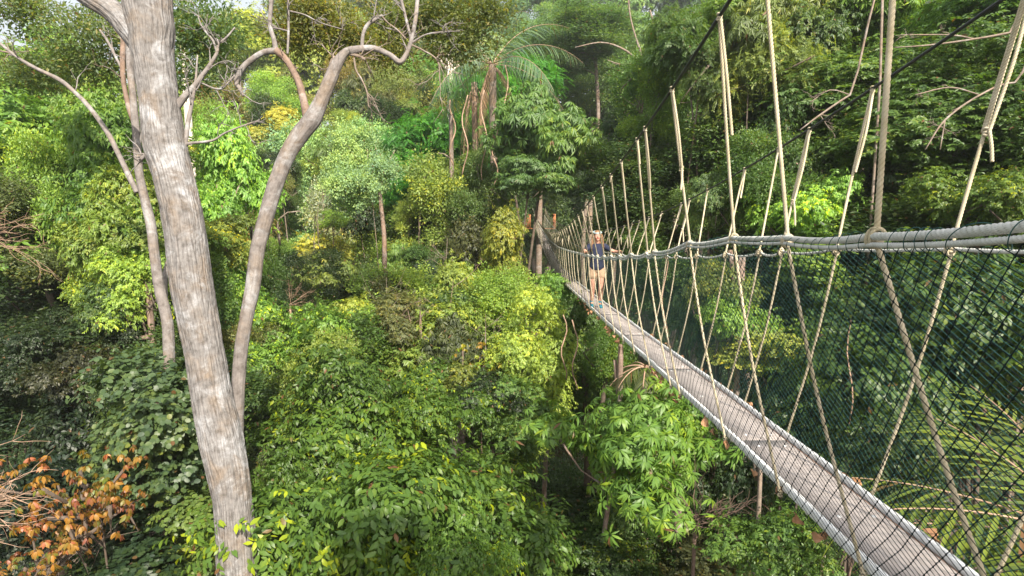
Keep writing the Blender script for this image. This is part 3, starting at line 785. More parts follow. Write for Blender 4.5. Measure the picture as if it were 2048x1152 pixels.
# 2 the forked tree leaning right, behind it
D2 = 8.7
t2 = empty('forked_tree', (0, 0, 0))
mb = MB()
polytube([(560, 3300, 60), (500, 1800, 44), (478, 1300, 36), (472, 1000, 34), (474, 880, 32), (476, 780, 33), (482, 700, 34), (492, 640, 33), (505, 576, 37), (515, 500, 36), (531, 440, 38), (551, 370, 40), (575, 310, 40), (600, 270, 44), (625, 238, 45), (643, 200, 36), (660, 160, 34), (674, 128, 30), (690, 106, 22), (706, 99, 19)], D2, mb, .018, 90, .045, fiss=20.)
mb.build('trunk', M['bark_smooth'], t2, attr='bco')
for pts, mt in (([(616, 240, 26), (608, 205, 20), (600, 172, 18), (588, 145, 17), (570, 117, 17), (552, 101, 20)], 'bark_red'),
            ([(556, 102, 18), (530, 104, 15), (505, 118, 15), (484, 138, 16), (473, 165, 13), (480, 178, 10), (487, 192, 6)], 'bark_smooth'),
            ([(552, 102, 14), (548, 80, 12), (540, 50, 11), (542, 15, 11), (548, -40, 10)], 'bark_smooth'),
            ([(575, 108, 6), (577, 60, 6), (576, 0, 6), (574, -60, 5)], 'bark_smooth'),
            ([(700, 102, 22), (730, 97, 17), (752, 98, 15), (780, 110, 14), (800, 124, 15), (814, 105, 11), (824, 75, 11), (832, 30, 11), (838, -40, 10)], 'bark_smooth'),
            ([(824, 85, 7), (815, 50, 7), (803, 0, 7), (795, -40, 6)], 'bark_smooth'),
            ([(724, 96, 10), (726, 70, 9), (735, 50, 10), (752, 38, 9), (765, 30, 6)], 'bark_smooth'),
            ([(662, 140, 16), (664, 125, 12), (668, 112, 8)], 'bark_grey'),
            ([(700, 108, 9), (722, 114, 8), (730, 120, 6)], 'bark_grey'),
            ([(708, 116, 5), (712, 140, 5), (724, 160, 4), (734, 185, 4), (737, 215, 2)], 'bark_grey'),
            ([(576, 62, 4), (560, 58, 4), (545, 55, 4)], 'bark_smooth'),
            ([(580, 22, 4), (610, 30, 4), (640, 45, 3), (690, 60, 2)], 'bark_smooth'),
            ([(762, 30, 5), (775, 45, 4), (795, 60, 4), (812, 78, 4)], 'bark_grey'),
            ([(824, 85, 5), (850, 70, 4), (880, 64, 3), (920, 62, 2)], 'bark_smooth'),
            ([(818, 88, 5), (845, 100, 4), (875, 122, 4), (880, 165, 3)], 'bark_grey')):
    mb = MB(); Q_, R_ = polytube(pts, D2, mb, .025, 14, .05, fiss=16.); twigs_at(mb, Q_, R_, 4 if R_[-1] > .02 else 7, .45); mb.build('limb', M[mt], t2, attr='bco')
canopy(t2, [(640, 30, 70, 45, 11, 600), (700, 70, 60, 30, 11, 300), (590, 80, 40, 25, 11, 250), (760, 100, 50, 30, 12, 250)], M['leaf_brown'], (.19, .20, .06), .08, 3)
canopy(t2, [(880, 30, 70, 50, 12, 700), (930, 80, 50, 40, 12, 330), (980, 20, 40, 25, 12, 200), (800, 40, 50, 30, 12, 260)], M['leaf_brown'], (.15, .18, .06), .085, 4)
tag(t2, 'forked tree with pink banded bark leaning right behind the thickest trunk', 'tree')

SLIM = 1.
# 3 the slender tree on the left
D3 = 10.
t3 = empty('slender_tree', (0, 0, 0))
mb = MB()
polytube([(360, 2800, 34), (345, 1200, 26), (340, 800, 22), (338, 700, 22), (334, 640, 21), (319, 576, 20), (308, 500, 19), (302, 450, 19), (290, 400, 17), (279, 350, 15), (275, 300, 15), (272, 260, 14), (270, 240, 14), (266, 190, 13), (260, 140, 12), (257, 80, 11), (255, 0, 10)], D3, mb, .03, 40, .04, fiss=18.)
mb.build('trunk', M['bark_smooth'], t3, attr='bco')
for pts, mt in (([(271, 250, 12), (258, 215, 10), (250, 180, 9), (246, 150, 10), (246, 100, 11), (250, 60, 10)], 'bark_red'),
            ([(274, 385, 10), (258, 352, 11), (238, 310, 10), (215, 265, 10), (180, 216, 9), (150, 185, 8), (120, 160, 8), (75, 138, 7), (40, 118, 6), (10, 95, 6), (-30, 60, 5)], 'bark_smooth'),
            ([(60, 133, 4), (25, 108, 4), (0, 102, 3)], 'bark_grey'),
            ([(335, 690, 12, 10.6), (330, 560, 10, 10.6), (342, 505, 9, 10.6), (350, 440, 8, 10.6)], 'bark_smooth'),
            ([(250, 150, 5), (232, 115, 5), (215, 82, 5), (200, 60, 4)], 'bark_smooth'),
            ([(276, 300, 4), (284, 260, 4), (280, 215, 3)], 'bark_white')):
    mb = MB(); Q_, R_ = polytube(pts, D3, mb, .03, 12, .04, fiss=16.); twigs_at(mb, Q_, R_, 5, .5); mb.build('limb', M[mt], t3, attr='bco')
tag(t3, 'slender pink barked tree just left of the thickest trunk, one limb arching far left', 'tree')

# ------------------------------------------------------------------ the woman on the footbridge
M['skin'] = simple_mat('skin', (.50, .28, .20), .55, (.42, .22, .15), 6., spec=.35)
M['hair'] = simple_mat('long_brown_hair', (.13, .065, .03), .5, (.24, .13, .06), 14., stretch=(3, 3, .5), lo=.35, hi=.6)
M['navy'] = simple_mat('navy_tee', (.02, .025, .05), .85, (.03, .035, .065), 10., spec=.15)
M['khaki'] = simple_mat('tan_shorts', (.42, .30, .20), .85, (.36, .25, .165), 10., spec=.15)
M['teal'] = simple_mat('teal_shoes', (.02, .22, .30), .6, (.02, .16, .22), 14.)
M['band'] = simple_mat('headband', (.22, .30, .33), .8, (.32, .38, .38), 30.)
M['lip'] = simple_mat('lip', (.42, .10, .09), .4, (.40, .09, .08), 30.)
M['eyew'] = simple_mat('eye_white', (.75, .73, .70), .3, (.75, .73, .70), 3.)
M['eyed'] = simple_mat('eye_dark', (.05, .035, .03), .3, (.05, .035, .03), 3.)
PX, PY = 1.87, 12.65
PF = float(fz(PY))
person = empty('person', (PX, PY, PF))
tag(person, 'woman with long wavy hair, navy tee and tan shorts holding both hand ropes', 'person')

def sphere(c, r, nu=20, nv=14, R=None):
    V = []; Fc = []
    for i in range(nv + 1):
        a = math.pi * i / nv
        for j in range(nu):
            b = 2 * math.pi * j / nu
            V.append((math.sin(a) * math.cos(b) * r[0], math.sin(a) * math.sin(b) * r[1], math.cos(a) * r[2]))
    V = np.array(V)
    if R is not None: V = V @ np.array(R).T
    for i in range(nv):
        for j in range(nu):
            Fc.append((i * nu + j, (i + 1) * nu + j, (i + 1) * nu + (j + 1) % nu, i * nu + (j + 1) % nu))
    return V + np.array(c), Fc
def merged(name, parts, mat, parent, voxel=None):
    V = []; Fc = []; n = 0
    for v, f in parts:
        V.append(v); Fc += [tuple(i + n for i in t) for t in f]; n += len(v)
    o = link_mesh(name, np.vstack(V), Fc, mat, None, True)
    if voxel:
        md = o.modifiers.new('r', 'REMESH'); md.mode = 'VOXEL'; md.voxel_size = voxel; md.use_smooth_shade = True
        sm = o.modifiers.new('m', 'SMOOTH'); sm.iterations = 2; sm.factor = .5
        bpy.context.view_layer.update()
        m2 = bpy.data.meshes.new_from_object(o.evaluated_get(bpy.context.evaluated_depsgraph_get()))
        bpy.data.objects.remove(o); m2.name = name
        if not m2.materials: m2.materials.append(mat)
        o = bpy.data.objects.new(name, m2); COL.objects.link(o)
    o.parent = parent
    return o
def limb(P, R, k=20):
    """tapering limb with rounded ends through P; R: radius or (side, depth) at each point"""
    R = np.array([r if isinstance(r, tuple) else (r, r) for r in R], float); P = np.array(P, float)
    Q, A_ = resample(P, R[:, 0], .02); _, B_ = resample(P, R[:, 1], .02)
    T = norm(np.gradient(Q, axis=0))
    def cap(q, t, a, b):
        out = [];
        for f in (.35, .65, .87, .98): out.append((q + t * min(a, b) * f, a * math.sqrt(1 - f * f), b * math.sqrt(1 - f * f)))
        return out
    rows = cap(Q[0], -T[0], A_[0], B_[0])[::-1] + list(zip(Q, A_, B_)) + cap(Q[-1], T[-1], A_[-1], B_[-1])
    TT = [T[0]] * 4 + list(T) + [T[-1]] * 4
    V = []
    for (q, a, b), t in zip(rows, TT):
        x = np.array([1., 0, 0]) - t * t[0]
        if np.linalg.norm(x) < .5: x = np.array([0, 0, 1.]) - t * t[2]
        x /= np.linalg.norm(x); y = np.cross(t, x)
        th = np.linspace(0, 2 * np.pi, k, endpoint=False)
        V.append(q + np.outer(np.cos(th), x) * a + np.outer(np.sin(th), y) * b)
    n = len(V); V = np.vstack(V); Fc = []
    for i in range(n - 1):
        for j in range(k): Fc.append((i * k + j, i * k + (j + 1) % k, (i + 1) * k + (j + 1) % k, (i + 1) * k + j))
    Fc.append(tuple(range(k))[::-1]); Fc.append(tuple((n - 1) * k + j for j in range(k)))
    return V, Fc
# joints, local: x right in the picture, -y towards the camera, z up from the sole
hipz = .87
LA, RA = (-.085, .02, .075), (.075, -.10, .075)
hl = np.array([hx(PY - .28, -1) - PX, -.28, float(hz0(PY - .28)) - PF + .045])
hr = np.array([hx(PY - .20, 1) - PX, -.20, float(hz0(PY - .20)) - PF + .045])
jv = [(0, 0, .90), (0, .0, 1.02), (0, .0, 1.16), (0, .01, 1.30), (0, .012, 1.395), (0, .0, 1.47), (0, -.01, 1.53),   # 0-6 pelvis spine neck head
      (-.09, 0, hipz), (-.092, -.02, .48), (LA[0], LA[1] + .03, .10), (LA[0], LA[1] - .04, .04), (LA[0] - .01, LA[1] - .13, .025),   # 7-11
      (.09, 0, hipz), (.085, -.09, .48), (RA[0], RA[1] + .03, .10), (RA[0], RA[1] - .04, .04), (RA[0] + .01, RA[1] - .13, .025),    # 12-16
      (-.155, .01, 1.345), tuple(np.array([-.155, .01, 1.345]) * .5 + hl * .5 + np.array([-.05, .07, -.05])), tuple(hl + np.array([.03, .06, .0])),   # 17-19
      (.155, .01, 1.345), tuple(np.array([.155, .01, 1.345]) * .5 + hr * .5 + np.array([.04, .07, -.05])), tuple(hr + np.array([-.03, .06, .0]))]
je = [(0, 1), (1, 2), (2, 3), (3, 4), (4, 5), (5, 6), (0, 7), (7, 8), (8, 9), (9, 10), (10, 11), (0, 12), (12, 13), (13, 14), (14, 15), (15, 16), (3, 17), (17, 18), (18, 19), (3, 20), (20, 21), (21, 22)]
jr = [(.135, .10), (.115, .085), (.13, .09), (.14, .09), (.06, .055), (.05, .05), (.05, .05), .088, .058, .036, .034, .03, .088, .058, .036, .034, .03, .052, .037, .025, .052, .037, .025]
J = lambda ids, f=1.: limb([jv[i] for i in ids], [jr[i] for i in ids])
parts = [limb([jv[i] for i in range(7)], [(.15, .10), (.115, .085), (.13, .09), (.145, .085), (.055, .05), (.048, .048), (.05, .05)]),
         limb([(-.12, .01, 1.345), (.12, .01, 1.345)], [.05, .05])]
for ids in ((7, 8, 9), (12, 13, 14)):
    a_, b_, c_ = [np.array(jv[i]) for i in ids]
    parts.append(limb([a_, (a_ + b_) / 2, b_, b_ * .62 + c_ * .38 + [0, .015, 0], c_], [.088, .075, .055, .055, .036]))
for ids in ((9, 10, 11), (14, 15, 16), (17, 18, 19), (20, 21, 22)): parts.append(J(ids))
HC = np.array([0, -.015, 1.575])
parts += [sphere(HC, (.073, .092, .105)), sphere(HC + [0, -.03, -.06], (.05, .06, .055)), sphere(HC + [0, -.098, -.018], (.011, .016, .017)), sphere(HC + [0, -.088, .005], (.009, .012, .03)),
          sphere(HC + [-.075, .0, -.01], (.008, .02, .03)), sphere(HC + [.075, .0, -.01], (.008, .02, .03)), sphere(HC + [0, -.078, -.09], (.02, .018, .015)),
          sphere(HC + [-.035, -.07, -.03], (.022, .02, .02)), sphere(HC + [.035, -.07, -.03], (.022, .02, .02)), sphere(HC + [0, -.075, .035], (.045, .02, .012))]
for hnd, sd in ((hl, -1), (hr, 1)):
    wr = hnd + np.array([-sd * .03, .06, 0])
    palm = hnd + np.array([-sd * .012, .0, .022])
    parts.append(limb([wr, (wr + palm) / 2 + [0, 0, .01], palm + [0, -.03, .0]], [(.022, .022), (.03, .02), (.036, .016)]))
    for k in range(4):                                     # four fingers over the rope, each curled down the outer side
        yb = palm[1] - .045 + k * .020; ln = [.019, .024, .025, .022][::-1][k] if sd > 0 else [.019, .024, .025, .022][::-1][k]
        a = np.array([palm[0] + sd * .012, yb, palm[2] + .002]); b = a + [sd * ln, -.004, -.004]; c = b + [sd * .010, -.002, -ln]; d_ = c + [-sd * .014, 0, -ln * .7]
        parts.append(limb([a, b, c, d_], [.0095, .0088, .008, .007], 10))
    a = palm + [-sd * .01, -.03, -.006]; b = a + [-sd * .012, -.022, -.016]; c = b + [sd * .006, -.016, -.02]
    parts.append(limb([a, b, c], [.011, .010, .008], 10))
merged('body', parts, M['skin'], person, .006)
# clothes: shells grown round the same joints
tee_v = [(0, 0, .90), (0, 0, 1.02), (0, 0, 1.16), (0, .01, 1.30), (0, .012, 1.37), (-.155, .01, 1.345), tuple(np.array(jv[17]) * .45 + np.array(jv[18]) * .55), (.155, .01, 1.345), tuple(np.array(jv[20]) * .45 + np.array(jv[21]) * .55)]
tee = [limb(tee_v[:5], [(.172, .138), (.15, .118), (.152, .115), (.155, .105), (.075, .065)]),
       limb([tee_v[5], tee_v[6]], [.068, .058]), limb([tee_v[7], tee_v[8]], [.068, .058]), limb([(-.13, .01, 1.34), (.13, .01, 1.34)], [.068, .068])]
merged('shirt', tee, M['navy'], person, .007)
sh = [limb([(0, 0, .96), (0, 0, .86)], [(.148, .112), (.155, .12)]), limb([(-.078, -.005, .86), (-.094, -.015, .70)], [.088, .096]), limb([(.078, -.01, .86), (.094, -.035, .70)], [.088, .096])]
merged('shorts', sh, M['khaki'], person, .007)
for A_ in (LA, RA):
    s1 = [limb([(A_[0], A_[1] + .04, .04), (A_[0], A_[1] - .04, .038), (A_[0], A_[1] - .15, .032)], [(.040, .040), (.044, .038), (.036, .030)]), limb([(A_[0], A_[1] + .035, .05), (A_[0], A_[1] + .032, .125)], [.043, .045])]
    merged('shoe', s1, M['teal'], person, .006)
# hair: a cap and many wavy locks down over the shoulders
rs = np.random.RandomState(3); hb = MB()
cap = sphere(HC + [0, .022, .02], (.085, .092, .105), 24, 16)
cv = cap[0]; 
hb.add(cv, np.array(cap[1]))
for k in range(70):
    a = rs.rand() * math.pi * 1.25 - .4 if k % 2 else math.pi - (rs.rand() * math.pi * 1.25 - .4) ; sx = math.cos(a); sy = abs(math.sin(a)) * .7
    p0 = HC + np.array([sx * .066, .02 + sy * .06 - .02, .03 + .04 * rs.rand()]); P = [p0]
    L = .24 + .14 * rs.rand(); 
    for q in range(1, 9):
        t = q / 8
        P.append(p0 + np.array([sx * (.018 + .05 * t ** .7) + .010 * math.sin(t * 15 + k), (sy * .05 - .045) * t + .012 * math.sin(t * 12 + k * 1.7) - (.03 if t > .5 and sy < .4 else 0) * t, -L * t]))
    Q, R_ = resample(np.array(P), np.linspace(.015, .005, 9), .02); tube(hb, Q, R_, 6)
hb.build('hair', M['hair'], person)
bb = MB(); t = np.linspace(0, 2 * math.pi, 33)
P = np.stack([.086 * np.cos(t), .02 + .098 * np.sin(t), .075 + .022 * np.sin(t)], -1) + HC
tube(bb, P, np.full(33, .017), 8); bb.build('headband', M['band'], person)
for sx in (-.03, .03):
    v, f = sphere(HC + [sx, -.086, .012], (.014, .008, .008), 12, 8); e = merged('eye', [(v, f)], M['eyew'], person)
    v, f = sphere(HC + [sx, -.0925, .012], (.006, .003, .006), 10, 6); merged('iris', [(v, f)], M['eyed'], e)
v, f = sphere(HC + [0, -.094, -.052], (.024, .009, .008), 14, 8); merged('mouth', [(v, f)], M['lip'], person)
# ------------------------------------------------------------------ the forest
G_DARK, G_MID, G_LIGHT = (.028, .062, .016), (.055, .12, .022), (.10, .18, .03)
G_YEL, G_PALE, G_BLUE = (.21, .26, .035), (.22, .34, .16), (.065, .14, .06)
G_OLIVE, G_BROWN, G_OR = (.12, .135, .035), (.15, .11, .04), (.26, .15, .03)
G_VIVID, G_FEATH = (.085, .20, .018), (.05, .17, .02)

# near bushes ----------------------------------------------------
tree('near_broad', 770, 1010, 9.8, 2.4, 1.75, (.055, .125, .022), 'leafy bush with glossy drooping leaves filling the bottom centre', 'leafy_bush', 'bush', var=0, bark='bark_grey', r0=.08)
tree('near_broad', 640, 850, 11.5, 1.7, 1.5, (.075, .14, .025), 'green bush with yellow tipped leaves right of the forked trunk foot', 'leafy_bush', 'bush', var=1, r0=.07)
tree('near_broad', 930, 1120, 8.6, 1.0, 1.0, (.11, .19, .02), 'yellow green bush at the bottom edge just left of the whorled sapling', 'leafy_bush', 'bush', var=1, r0=.05)
tree('near_broad', 850, 820, 13., 1.5, 1.1, (.085, .15, .025), 'mid green bush behind the glossy bottom centre bush', 'leafy_bush', 'bush', var=0, r0=.05)
tree('near_broad', 590, 1080, 9.6, 1.0, 1.3, (.05, .12, .02), 'dark glossy bush right beside the thick trunk at the bottom edge', 'leafy_bush', 'bush', var=1, r0=.05)
tree('near_broad', 560, 690, 15., 1.6, 1.5, (.12, .21, .03), 'bright green bush seen right of the forked trunk at mid height', 'leafy_bush', 'bush', var=0, r0=.05)
tree('near_round', 320, 880, 10., 1.05, 1.8, (.075, .115, .045), 'round leaved grey green climber heaped left of the thick trunk', 'climber_bush', 'bush', r0=.05)
tree('near_round', 395, 1100, 9.9, .9, 1.3, (.10, .14, .035), 'lighter round leaved bush touching the thick trunk at the bottom', 'climber_bush', 'bush', r0=.05)
tree('near_round', 275, 1130, 9.5, 1.1, 1.0, (.035, .075, .03), 'dark round leaved bush on the bottom edge left of the thick trunk', 'climber_bush', 'bush', r0=.05)
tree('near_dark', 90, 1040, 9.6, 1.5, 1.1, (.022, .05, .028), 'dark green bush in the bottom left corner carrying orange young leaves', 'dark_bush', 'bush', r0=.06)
tree('near_rosette', 120, 1010, 8.35, 1.15, .85, (.28, .15, .03), 'drooping orange and yellow young leaf rosettes over the dark corner bush', 'flushing_shrub', 'shrub', r0=.03, nl=14)
tree('near_rosette', 200, 1030, 8.3, .7, .8, (.23, .115, .03), 'smaller pinkish orange leaf rosettes right of the big flushing shrub', 'flushing_shrub', 'shrub', r0=.03, nl=12)
tree('near_rosette', 70, 1110, 8.2, .8, .6, (.22, .12, .03), 'low orange leaf rosettes in the bottom left corner', 'flushing_shrub', 'shrub', r0=.03, nl=8)
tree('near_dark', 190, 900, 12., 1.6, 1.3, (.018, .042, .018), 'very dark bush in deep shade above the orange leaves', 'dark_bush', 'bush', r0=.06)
tree('near_whorl', 1240, 890, 10.8, 1.75, 1.25, (.10, .21, .035), 'sapling with whorls of narrow drooping leaves left under the footbridge', 'whorled_sapling', 'tree', var=0, r0=.09, bark='bark_red', lean=-.9)
tree('near_whorl', 1340, 830, 11.8, 1.1, .8, (.10, .20, .035), 'brighter whorled sapling close to the footbridge edge', 'whorled_sapling', 'tree', r0=.05, bark='bark_red')
tree('near_dark', 1560, 1100, 7.4, .75, .55, (.04, .10, .02), 'small glossy bush below the footbridge near the bottom edge', 'dark_bush', 'bush', r0=.03)
tree('near_broad', 1270, 1130, 11., 1.4, .75, (.035, .085, .02), 'low dark bush on the bottom edge right of the reddish sapling trunk', 'dark_bush', 'bush', var=0, r0=.03)
tree('near_round', 1080, 1120, 11., 1.0, .9, (.06, .12, .03), 'green bush on the bottom edge left of the reddish sapling trunk', 'climber_bush', 'bush', r0=.03)
# vine covered columns beneath the bridge
tree('curtain', 1072, 725, 14.6, 1.0, 3.0, (.25, .34, .055), 'bright yellow green tree draped in creeper, left of the bridge middle', 'vine_covered_tree', 'tree', var=0, r0=.2)
tree('curtain', 1165, 730, 15.8, .85, 2.4, (.045, .10, .018), 'dark creeper covered tree directly under the footbridge middle', 'vine_covered_tree', 'tree', var=1, r0=.2)
tree('curtain', 990, 860, 14., 1.1, 1.9, (.07, .12, .03), 'mid green creeper hung tree below the yellow leaved shrub', 'vine_covered_tree', 'tree', var=1, r0=.15)
tree('near_rosette', 960, 735, 14.6, 1.0, .8, (.38, .33, .03), 'shrub with bunches of butter yellow leaves in the centre', 'yellow_shrub', 'shrub', r0=.03, nl=10)
tree('broad', 1012, 500, 19.3, 1.1, 1.5, (.2, .22, .04), 'yellow leaved tree beside the far end of the footbridge', var=0)
tree('whorl', 950, 600, 21., 1.9, 1.6, (.11, .19, .035), 'pale whorl leaved tree left of the footbridge middle', var=0)
tree('whorl', 1110, 600, 19., .9, 1.0, (.10, .19, .03), 'small whorl leaved tree tucked beside the bridge middle', var=1)
tree('small', 1215, 730, 14., .8, 1.0, (.05, .11, .02), 'dark tree just beneath the footbridge right of the draped column', var=1)
# middle distance, centre
tree('pale', 650, 360, 34., 3.2, 3.4, G_PALE, 'large pale grey green tree with cauliflower foliage right of the forked trunk', 'pale_tree', var=0)
tree('pale', 740, 330, 36., 2.4, 2.7, (.21, .34, .14), 'pale green rounded tree at the upper centre, beside the feathery tree', 'pale_tree', var=1)
tree('pale', 700, 450, 31., 2.6, 1.9, (.19, .31, .13), 'lower pale green crown under the cauliflower tree', 'pale_tree', var=0)
tree('pale', 515, 315, 37., 2.2, 1.8, (.24, .33, .18), 'pale blue green crown seen left of the forked trunk', 'pale_tree', var=1)
tree('pale', 600, 260, 42., 3.2, 2.2, (.25, .34, .12), 'pale yellowish crown behind the fork of the leaning tree', 'pale_tree', var=0)
tree('feather', 900, 300, 28., 2.9, 2.6, G_FEATH, 'vivid green feathery layered tree on the slope at centre', 'feathery_tree', var=0)
tree('feather', 985, 215, 31., 3.0, 2.2, (.06, .18, .025), 'vivid feathery tree top above the big one', 'feathery_tree', var=1)
tree('feather', 835, 390, 26., 1.9, 1.5, (.04, .15, .02), 'low feathery spray at the foot of the vivid green tree', 'feathery_tree', var=1)
tree('feather', 1065, 150, 34., 3.2, 2.0, (.04, .13, .02), 'darker feathery crown upper centre, behind the dead fronds', 'feathery_tree', var=0, bark='bark_dark', lean=-3., r0=.12)
tree('whorl', 1100, 270, 21., 2.3, 2.3, (.055, .14, .035), 'broad whorl leaved tree standing before the far end of the bridge', 'whorled_tree', var=0, bark='bark_dark', lean=-5.2, r0=.09)
tree('whorl', 1060, 370, 20., 1.5, 1.1, (.065, .15, .04), 'lower whorl leaved crown just above the far end of the bridge', 'whorled_tree', var=1, bark='bark_dark', lean=-3.6, r0=.07)
tree('whorl', 1225, 395, 27., 1.8, 1.6, (.035, .09, .028), 'dark whorl leaved crown behind the footbridge ropes', 'whorled_tree', var=1)
tree('small', 880, 440, 24., 2.4, 2.2, (.13, .17, .04), 'olive green tree below the vivid feathery one', var=0)
tree('small', 960, 400, 23., 1.6, 1.8, (.07, .11, .03), 'dark olive tree beside the hanging dead fronds', var=1)
tree('small', 720, 620, 22., 2.1, 1.8, (.075, .105, .03), 'dense small leaved tree with dark gaps at the picture centre left', var=1)
tree('broad', 650, 540, 25., 2.0, 1.7, (.25, .28, .045), 'yellowish green tree just right of the leaning trunk', var=0)
tree('pale', 840, 620, 20., 2.3, 1.7, (.18, .25, .06), 'green undergrowth tree left of centre below the slim bare trunk', var=0)
tree('small', 800, 500, 26., 1.8, 1.8, (.12, .18, .035), 'green tree behind the slim bare trunk', var=1)
tree('broad', 560, 560, 27., 2.3, 2.0, (.19, .22, .06), 'olive tree with bare pale stems behind the forked trunk', var=0)
tree('broad', 880, 720, 17., 1.9, 1.4, (.14, .19, .04), 'light green thicket left of the yellow leaved shrub', var=1)
tree('small', 700, 740, 16., 2.2, 1.4, (.05, .11, .022), 'dark thicket behind the glossy bottom bush', var=0)
tree('small', 600, 640, 20., 1.5, 1.2, (.07, .14, .025), 'fresh green small tree between the leaning trunk and the dense tree', var=1)
tree('small', 1000, 650, 18., 1.7, 1.5, (.16, .23, .04), 'green tree left of the bright draped column', var=0)
tree('small', 520, 640, 19., 1.2, 2.0, (.06, .12, .02), 'green foliage column seen through the gap between the two trunks', var=1)
tree('broad', 440, 420, 19., 1.5, 2.4, (.14, .25, .025), 'lime green tree peeping out right behind the thick trunk', 'broadleaf_tree', var=1)
tree('broad', 450, 560, 17., 1.1, 1.5, (.10, .19, .02), 'lower lime green crown between the thick and the forked trunk', 'broadleaf_tree', var=0)
# left side
tree('broad', 130, 350, 16., 3.0, 2.1, (.12, .22, .024), 'big bright broad leaved tree at the left edge', 'broadleaf_tree', var=0)
tree('broad', 255, 450, 15., 1.6, 2.4, (.11, .20, .022), 'bright broad leaved tree between the slender and thick trunks', 'broadleaf_tree', var=1)
tree('broad', 60, 260, 22., 2.8, 2.2, (.09, .18, .03), 'broad leaved crown at the upper left edge', 'broadleaf_tree', var=1)
tree('broad', 210, 290, 24., 2.4, 1.7, (.13, .22, .03), 'yellow green crown behind the slender tree', 'broadleaf_tree', var=0)
tree('broad', 420, 620, 15., 1.3, 1.4, (.085, .17, .02), 'fresh green crown low between the two big trunks', 'broadleaf_tree', var=0)
tree('small', 40, 470, 14., 1.8, 1.2, (.07, .085, .03), 'olive brown twiggy tree on the left edge at mid height', var=0)
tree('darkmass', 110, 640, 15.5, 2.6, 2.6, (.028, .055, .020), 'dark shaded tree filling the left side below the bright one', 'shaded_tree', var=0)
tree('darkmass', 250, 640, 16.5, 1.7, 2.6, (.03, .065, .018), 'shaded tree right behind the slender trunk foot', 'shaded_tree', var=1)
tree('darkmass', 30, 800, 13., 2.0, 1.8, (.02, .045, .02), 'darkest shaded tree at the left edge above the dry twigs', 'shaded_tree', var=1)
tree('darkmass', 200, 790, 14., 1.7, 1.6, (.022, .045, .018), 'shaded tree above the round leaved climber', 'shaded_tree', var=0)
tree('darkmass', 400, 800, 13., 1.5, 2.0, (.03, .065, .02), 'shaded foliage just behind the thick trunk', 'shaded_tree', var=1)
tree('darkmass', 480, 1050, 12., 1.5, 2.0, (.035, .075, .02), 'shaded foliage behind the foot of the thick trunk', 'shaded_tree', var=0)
# right side wall beyond the bridge
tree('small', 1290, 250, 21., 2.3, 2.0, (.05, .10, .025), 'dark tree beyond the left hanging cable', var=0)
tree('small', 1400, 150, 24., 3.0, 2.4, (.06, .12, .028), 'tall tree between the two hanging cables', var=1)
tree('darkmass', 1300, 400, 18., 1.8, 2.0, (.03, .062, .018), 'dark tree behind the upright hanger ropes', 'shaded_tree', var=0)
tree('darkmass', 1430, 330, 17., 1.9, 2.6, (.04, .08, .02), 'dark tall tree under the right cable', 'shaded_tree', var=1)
tree('curtain', 1560, 330, 17., 2.2, 3.2, (.055, .12, .022), 'creeper hung tree in the middle of the right forest wall', 'vine_covered_tree', var=0)
tree('curtain', 1740, 300, 15., 2.3, 3.4, (.045, .095, .02), 'tall creeper hung tree right of the middle of the forest wall', 'vine_covered_tree', var=1)
tree('curtain', 1930, 250, 13., 2.2, 3.2, (.05, .105, .022), 'tall creeper hung tree near the right edge', 'vine_covered_tree', var=0)
tree('darkmass', 2080, 420, 12., 1.7, 2.8, (.035, .075, .018), 'dark tree cut by the right edge', 'shaded_tree', var=0)
tree('feather', 1680, 60, 20., 3.2, 1.6, (.065, .13, .03), 'layered tree at the top right between the ropes', 'layered_tree', var=0)
tree('feather', 1880, 90, 16., 3.2, 1.5, (.06, .12, .025), 'layered tree at the top right corner', 'layered_tree', var=1)
tree('feather', 2000, 330, 13.5, 1.8, 1.0, (.05, .10, .022), 'layered boughs reaching in from the right edge', 'layered_tree', var=0)
tree('near_broad', 1600, 430, 13.5, 1.15, 1.15, (.14, .24, .022), 'bright lime leaved tree just above the hand ropes', 'broadleaf_tree', var=0, r0=.08)
tree('near_broad', 1690, 400, 14.2, 1.0, 1.0, (.12, .2, .02), 'bright leaved tree right of the lime one above the hand ropes', 'broadleaf_tree', var=1, r0=.08)
tree('near_broad', 1500, 400, 14.5, .8, 1.2, (.10, .2, .02), 'bright leaved tree left of the lime one above the hand ropes', 'broadleaf_tree', var=1, r0=.08)
tree('near_broad', 1960, 400, 11., 1.0, .8, (.10, .16, .022), 'leafy boughs above the hand rope near the right edge', 'broadleaf_tree', var=0, r0=.08)
tree('small', 1415, 440, 15., 1.0, .9, (.11, .16, .04), 'pale leaved small tree behind the upright ropes', var=1)
tree('near_round', 1440, 590, 13., .75, .6, (.2, .25, .06), 'pale leaved shrub seen through the net, upper one', 'pale_shrub', 'shrub', r0=.03)
tree('near_round', 1520, 700, 11.5, .8, .6, (.22, .25, .06), 'pale yellow green shrub seen through the net, lower one', 'pale_shrub', 'shrub', r0=.03)
tree('near_round', 1640, 540, 12., .8, .6, (.15, .22, .05), 'light green shrub seen through the net just under the hand rope', 'pale_shrub', 'shrub', r0=.03)
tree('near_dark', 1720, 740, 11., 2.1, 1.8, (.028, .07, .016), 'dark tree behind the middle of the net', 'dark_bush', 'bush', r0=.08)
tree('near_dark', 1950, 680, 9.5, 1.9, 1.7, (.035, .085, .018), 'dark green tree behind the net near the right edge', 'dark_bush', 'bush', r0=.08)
tree('near_dark', 1560, 850, 11.5, 1.4, 1.3, (.025, .06, .016), 'dark tree behind the net beside the footbridge floor', 'dark_bush', 'bush', r0=.06)
